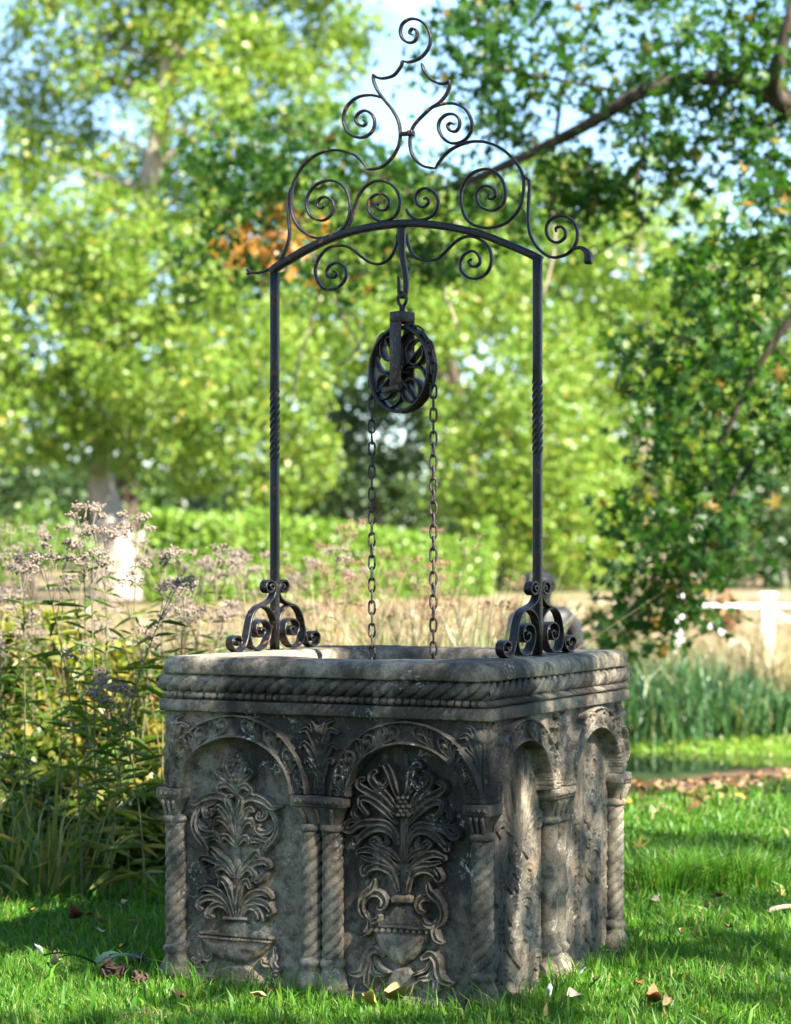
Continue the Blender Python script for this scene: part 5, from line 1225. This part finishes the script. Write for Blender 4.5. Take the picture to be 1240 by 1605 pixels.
# yellowing shrub lit behind the weeds, low green undergrowth in front
def shrub(name, label, u, v, Y, ru, rv, mat, n, size, group=None, T=BROAD_T, Fc=BROAD_F):
    c = wp(u, v, Y); t = empty(name, (c[0], Y, float(gz(c[0], Y)))); tag(t, label, 'shrub', group); off = np.array(t.location)
    d = rng.normal(size=(n, 3)); d /= np.linalg.norm(d, axis=1)[:, None]; P = c+d*(rng.random(n)**.4)[:, None]*np.array([ru*Y/F, ru*Y/F*.7, rv*Y/F])-off
    P[:, 2] = np.maximum(P[:, 2], .03); V, f = scatter(P, size*rng.uniform(.6, 1.3, n), T, Fc, rand_rot(n, .4)); link('foliage', mesh_np('foliage', V, f, M[mat], False), t)
    mb = MB()
    for q in range(7):
        e = P[rng.integers(0, n)]; mb.add(*tube(spline([(0, 0, -.05), e*np.array([.4, .4, .55]), e], 4), [.010, .009, .008, .008, .007, .006, .005, .004, .003], 5))
    link('stem', mb.mesh('stem', M['stem']), t); return t
YL = {40: 'at the left edge and highest', 170: 'largest, in the middle', 245: 'beside the rope moulding of the well', 90: 'low, left of the middle', 250: 'low, beside the left arch'}
GL = {20: 'bottom left', 110: 'bottom, left of centre', 190: 'bottom, right of centre', 245: 'bottom, touching the twisted column', 40: 'higher up near the left edge', 250: 'higher up beside the well', 150: 'in the middle', 0: 'topmost at the left edge', -60: 'partly outside the left edge'}
for u, v, Y, ru, rv in ((40, 1010, 11.2, 90, 60), (170, 1080, 11.0, 100, 80), (245, 1110, 10.9, 60, 60), (90, 1130, 11, 90, 70), (250, 1180, 10.8, 60, 50)):
    shrub('yellowing_shrub', f'yellow leaved shrub glowing behind the tall weeds, {YL[u]}', u, v, Y, ru, rv, 'yellowleaf', 1100, .07)
for u, v, Y, ru, rv in ((20, 1260, 9.2, 80, 90), (110, 1290, 9.0, 80, 80), (190, 1300, 8.9, 70, 75), (245, 1290, 8.8, 45, 70), (40, 1190, 9.6, 70, 60), (250, 1240, 9.3, 45, 50), (150, 1230, 9.6, 70, 45), (0, 1090, 10.2, 50, 70), (-60, 1220, 9.4, 80, 110)):
    shrub('green_shrub', f'mixed green undergrowth among the weeds left of the well, {GL[u]}', u, v, Y, ru, rv, 'weedleaf', 1150, .055)
for k in range(9):
    u = rng.uniform(-50, 120); Y = rng.uniform(8.3, 9.2); tussock('sedge_clump', 'clump of long arching sedge blades '+('at the left picture edge' if u < 10 else 'right of the other sedges' if u > 80 else 'among the weeds at lower left'), (u-620)/F*Y, Y, 22, .09, rng.uniform(.4, .75), 'longgrass', .014, 'sedge', .7, 'arching sedge clumps '+('at the edge' if u < 10 else 'right' if u > 80 else 'middle'))

# ------------------------------------------------------------------ seated statue behind the right post
def statue():
    Y = 13.4; x0 = (850-620)/F*Y; zb = float(gz(x0, Y)); t = empty('statue', (x0, Y, zb), .30)
    tag(t, 'grey metal statue of a seated bare shouldered figure behind the right post', 'statue')
    z = lambda v: ZC+(V0-v)/F*Y-zb
    zs = z(962)                                   # shoulder height
    vs = [(0, 0, zs-.50), (0, .01, zs-.36), (0, .01, zs-.20), (0, 0, zs-.05), (0, 0, zs+.035), (-.01, -.02, zs+.09), (-.025, -.03, zs+.155), (-.03, -.03, zs+.215),
          (.13, 0, zs-.02), (.20, .01, zs-.06), (.255, .03, zs-.27), (.20, -.16, zs-.45), (.15, -.30, zs-.47),
          (-.13, 0, zs-.02), (-.20, .01, zs-.06), (-.255, .03, zs-.27), (-.20, -.16, zs-.45), (-.15, -.30, zs-.47),
          (.10, -.05, zs-.53), (.14, -.45, zs-.50), (.14, -.47, zs-.90), (.14, -.60, zs-.93), (-.10, -.05, zs-.53), (-.14, -.45, zs-.50), (-.14, -.47, zs-.90), (-.14, -.60, zs-.93)]
    es = [(0, 1), (1, 2), (2, 3), (3, 4), (4, 5), (5, 6), (6, 7), (3, 8), (8, 9), (9, 10), (10, 11), (11, 12), (3, 13), (13, 14), (14, 15), (15, 16), (16, 17), (0, 18), (18, 19), (19, 20), (20, 21), (0, 22), (22, 23), (23, 24), (24, 25)]
    rad = [.14, .125, .14, .11, .055, .058, .085, .072, .075, .062, .045, .038, .03, .075, .062, .045, .038, .03, .10, .075, .05, .04, .10, .075, .05, .04]
    me = bpy.data.meshes.new('figure'); me.from_pydata(vs, es, []); o = link('figure', me, t)
    m = o.modifiers.new('skin', 'SKIN'); s = o.modifiers.new('sub', 'SUBSURF'); s.levels = 2; s.render_levels = 2
    for i, r in enumerate(rad):
        me.skin_vertices[0].data[i].radius = (r, r*.85 if i in (0, 1, 2, 3) else r); 
    me.skin_vertices[0].data[0].use_root = True; me.materials.append(M['statue'])
    m.use_smooth_shade = True
    mb = MB(); hz = zs+.165; hx = -.057
    mb = MB(); mb.add(*tube([(hx+.025, -.115, hz+.035), (hx+.028, -.135, hz), (hx+.028, -.145, hz-.02), (hx+.028, -.12, hz-.03)], [.010, .013, .017, .012], 8)); link('nose', mb.mesh('nose', M['statue']), t)
    for sx in (-1, 1): link('ear', mesh_np('ear', *tube([(hx+.03+sx*.086, -.02, hz+.03), (hx+.03+sx*.094, -.01, hz), (hx+.03+sx*.084, -.02, hz-.03)], [.008, .015, .008], 8), M['statue']), t)
    mb = MB(); mb.add(*tube([(hx, -.118, hz-.052), (hx+.028, -.126, hz-.05), (hx+.056, -.118, hz-.052)], [.005, .009, .005], 6)); link('mouth', mb.mesh('mouth', M['statue']), t)
    
    th = np.arange(20)/20*2*np.pi; ph = np.linspace(.05, 1.75, 9); V = np.array([[(hx+.033+.098*math.sin(p)*math.cos(a), -.012+.105*math.sin(p)*math.sin(a)*(1 if math.sin(a) > 0 else .8), hz+.012+.098*math.cos(p)+(.03 if math.sin(a) < -.2 and p > 1.2 else 0)) for a in th] for p in ph]).reshape(-1, 3)
    link('hair', mesh_np('hair', wobble(V, .005, 30), [grid_faces(9, 20, True)], M['statue']), t)
    V, f = box(-.32, .32, -.32, .30, -.05, zs-.60, .02); link('block_seat', mesh_np('block_seat', wobble(V, .01, 4), f, M['stone'], False), t)
statue()

# ------------------------------------------------------------------ white timber footbridge beyond the pond
def bridge():
    Y = 26.0; x0 = (1190-620)/F*Y; zb = float(gz(x0, Y)); b = empty('footbridge', (x0, Y, zb), .0); tag(b, 'white painted timber footbridge with crossed railings beyond the pond', 'bridge')
    k = Y/F; X = lambda u: (u-620)*k-x0; Z = lambda v: ZC+(V0-v)*k-zb
    def bar(name, p, q, w=.07, d=.07):
        p, q = np.array(p), np.array(q); L = np.linalg.norm(q-p); ex = (q-p)/L; ey = np.array([0, 1., 0]); ez = np.cross(ex, ey)
        V, f = box(0, L, -d/2, d/2, -w/2, w/2, .006); V = p+V[:, :1]*ex+V[:, 1:2]*ey+V[:, 2:]*ez; link(name, mesh_np(name, V, f, M['white'], False), b)
    for row, dy in ((0, 0),):
        for u in ((1062, 1203, 1345) if row == 0 else (1120, 1262)): bar('post', (X(u), dy, -.3), (X(u), dy, Z(935)), .13, .13); bar('post_cap', (X(u)-.10, dy, Z(932)), (X(u)+.10, dy, Z(932)), .05, .2)
        for u0, u1 in (((1062, 1203), (1203, 1345)) if row == 0 else ((1120, 1262),)):
            bar('top_rail', (X(u0)+.08, dy, Z(950)), (X(u1)-.08, dy, Z(950)), .05, .05); bar('bottom_rail', (X(u0)+.08, dy, Z(1035)), (X(u1)-.08, dy, Z(1035)), .05, .05)
            bar('brace', (X(u0)+.09, dy-.012, Z(960)), (X(u1)-.09, dy-.012, Z(1025)), .045, .02)
    for i in range(13):
        xa = X(1050)+i*(X(1350)-X(1050))/13; V, f = box(xa, xa+.165, .08, 1.42, Z(1072), Z(1072)+.05, .006); link('deck_plank', mesh_np('deck_plank', V, f, M['white'], False), b)
bridge()
# red brown shrub stump beside the bridge
shrub('red_shrub', 'reddish brown leaved shrub between the drooping branches and the white bridge', 1140, 965, 30, 22, 35, 'litter', 500, .10)

# ------------------------------------------------------------------ fallen leaves and small things on the lawn
def leaf_mesh(name, mat, star_=False, curl=.25):
    if star_: V = STAR_T.copy()*1.0; f = STAR_F; V[:, 2] = curl*(V[:, 0]**2+V[:, 1]**2)*2
    else:
        s = np.linspace(-.5, .5, 9); w = .28*np.cos(s*np.pi)**.8*(1-.3*s); rows = np.stack([np.stack([-w, s, curl*(4*w**2*3+s*s)], 1), np.stack([0*w, s, curl*s*s-.02], 1), np.stack([w, s, curl*(4*w**2*2+s*s*1.3)], 1)], 1)
        V = rows.reshape(-1, 3); f = [grid_faces(9, 3)]
    V = wobble(V, .05, 4, rng.uniform(0, 50)); return mesh_np(name, V, f, mat, True)
LV = {c: [leaf_mesh('fallen_leaf', M['fall_'+c], s, cu) for s, cu in ((False, .35), (True, .5), (False, .9))] for c in ('tan', 'brown', 'russet', 'cream', 'ochre')}
def px_ground(u, v): Y = ZC*F/(v-V0); return (u-620)/F*Y, Y
spots = [(1025, 1430, 'cream', 0, .075), (1000, 1412, 'tan', 0, .05), (1008, 1428, 'ochre', 1, .03), (1125, 1420, 'brown', 0, .06), (1170, 1400, 'tan', 1, .05), (1225, 1415, 'ochre', 1, .06), (1145, 1470, 'russet', 1, .055), (1040, 1440, 'brown', 1, .035), (985, 1270, 'ochre', 0, .07), (1027, 1284, 'cream', 1, .05), (1160, 1260, 'ochre', 0, .06), (1000, 1340, 'ochre', 1, .09), (1012, 1360, 'tan', 1, .09), (1110, 1440, 'tan', 2, .04), (1070, 1480, 'tan', 2, .04),
         (900, 1582, 'cream', 0, .07), (765, 1580, 'russet', 1, .06), (722, 1575, 'brown', 2, .07), (612, 1585, 'tan', 2, .08), (575, 1590, 'ochre', 2, .05), (1025, 1590, 'russet', 2, .06), (1000, 1560, 'russet', 0, .05), (1045, 1595, 'tan', 2, .05), (930, 1560, 'tan', 2, .05),
         (288, 1582, 'brown', 1, .075), (405, 1580, 'tan', 0, .05), (160, 1460, 'tan', 0, .055), (208, 1462, 'cream', 0, .045), (158, 1475, 'cream', 1, .04), (195, 1500, 'ochre', 0, .04), (120, 1455, 'brown', 2, .06), (140, 1450, 'brown', 0, .035), (50, 1443, 'ochre', 0, .05), (195, 1430, 'tan', 0, .045), (430, 1575, 'russet', 1, .05), (85, 1530, 'tan', 2, .05)]
word = {'cream': 'pale cream', 'tan': 'tan', 'ochre': 'yellow ochre', 'brown': 'dark brown', 'russet': 'russet'}
for u, v, c, kind, sz in spots:
    x, y = px_ground(u, v); o = link('fallen_leaf', LV[c][kind]); o.scale = (sz,)*3; o.location = (x, y, .035); o.rotation_euler = (random.uniform(-.5, .5), random.uniform(-.5, .5), random.uniform(0, 6.28))
    where = 'right of the well' if u > 960 else ('left of the well' if u < 250 else 'in front of the well')
    tag(o, f'{word[c]} fallen leaf lying in the grass {where}', 'fallen leaf', f'{word[c]} leaves {where}')
# curled dark leaves / cones beside the left corner
for k, (u, v, sz) in enumerate(((180, 1535, .085), (202, 1522, .06), (232, 1548, .05))):
    x, y = px_ground(u, v); n = 9; mb = MB()
    for q in range(16):
        a = q*2.4; zz = q/16; P = [(.12*math.cos(a), .12*math.sin(a), zz*.9), (.38*math.cos(a), .38*math.sin(a), zz*.9+.05), (.42*math.cos(a+.2), .42*math.sin(a+.2), zz*.9+.22)]
        V, f = strap2d(np.array([(p[0], p[2]) for p in spline(P, 3)]), .05, .34, .01); c_, s_ = math.cos(a), math.sin(a); V2 = np.stack([np.hypot(V[:, 0], 0)*c_-V[:, 2]*s_, np.hypot(V[:, 0], 0)*s_+V[:, 2]*c_, V[:, 1]], 1); mb.add(V2, f)
    o = link('pine_cone', mb.mesh('pine_cone', M['cone'], False)); o.scale = (sz,)*3; o.location = (x, y, .02); o.rotation_euler = (1.2, .3*k, 2.1*k)
    tag(o, ('largest dark brown open pine cone near the left corner of the well', 'small dark brown pine cone behind the larger one', 'dark brown pine cone scrap closest to the column base')[k], 'pine cone')
# feathers
for k, (u, v, sz, lab) in enumerate(((60, 1512, .045, 'small white feather in the grass at the far left'), (862, 1580, .06, 'white feather in the grass before the front corner'), (912, 1550, .045, 'pale grey feather beside the right face of the well'))):
    x, y = px_ground(u, v); V = LV['cream'][0]; me = leaf_mesh('feather', M['feather'], False, .15); o = link('feather', me); o.scale = (sz*.7, sz, sz); o.location = (x, y, .05); o.rotation_euler = (.9, .3, 2.4+k); tag(o, lab, 'feather')
# stick, thistle, straw tuft
x, y = px_ground(1228, 1442); o = link('stick', mesh_np('stick', *tube(spline([(-.06, 0, .03), (0, .005, .045), (.09, .0, .05)], 5), [.008, .009, .009, .010, .009, .010, .009, .009, .010, .009, .008], 8, True, .2), M['stick'])); o.location = (x, y, 0); tag(o, 'short pale broken stick on the lawn at the right edge', 'stick')
x, y = px_ground(150, 1535); th_ = empty('thistle', (x, y, .0)); tag(th_, 'grey green spiny thistle leaves in the grass near the pine cones', 'thistle')
for k, (a, L) in enumerate(((2.9, .17), (3.5, .12), (-.3, .15), (.6, .09))):
    s = np.linspace(0, 1, 13); w = .022*(.4+.6*np.abs(np.sin(s*12)))*(1-s*.7); cz = .05+.03*np.sin(s*2.4)
    c = np.stack([np.cos(a)*s*L, np.sin(a)*s*L*.6, cz], 1); nn = np.array([-math.sin(a), math.cos(a), .25]); V = np.stack([c-nn*w[:, None], c+np.array([0, 0, -.004]), c+nn*w[:, None]], 1).reshape(-1, 3)
    link('leaf', mesh_np('leaf', V, [grid_faces(13, 3)], M['thistle'], False), th_)
x, y = px_ground(222, 1598); tussock('straw_tuft', 'tuft of dead straw coloured grass in the lower left foreground', x, y, 160, .03, .05, 'drygrass', .003, 'grass tuft', 1.2)
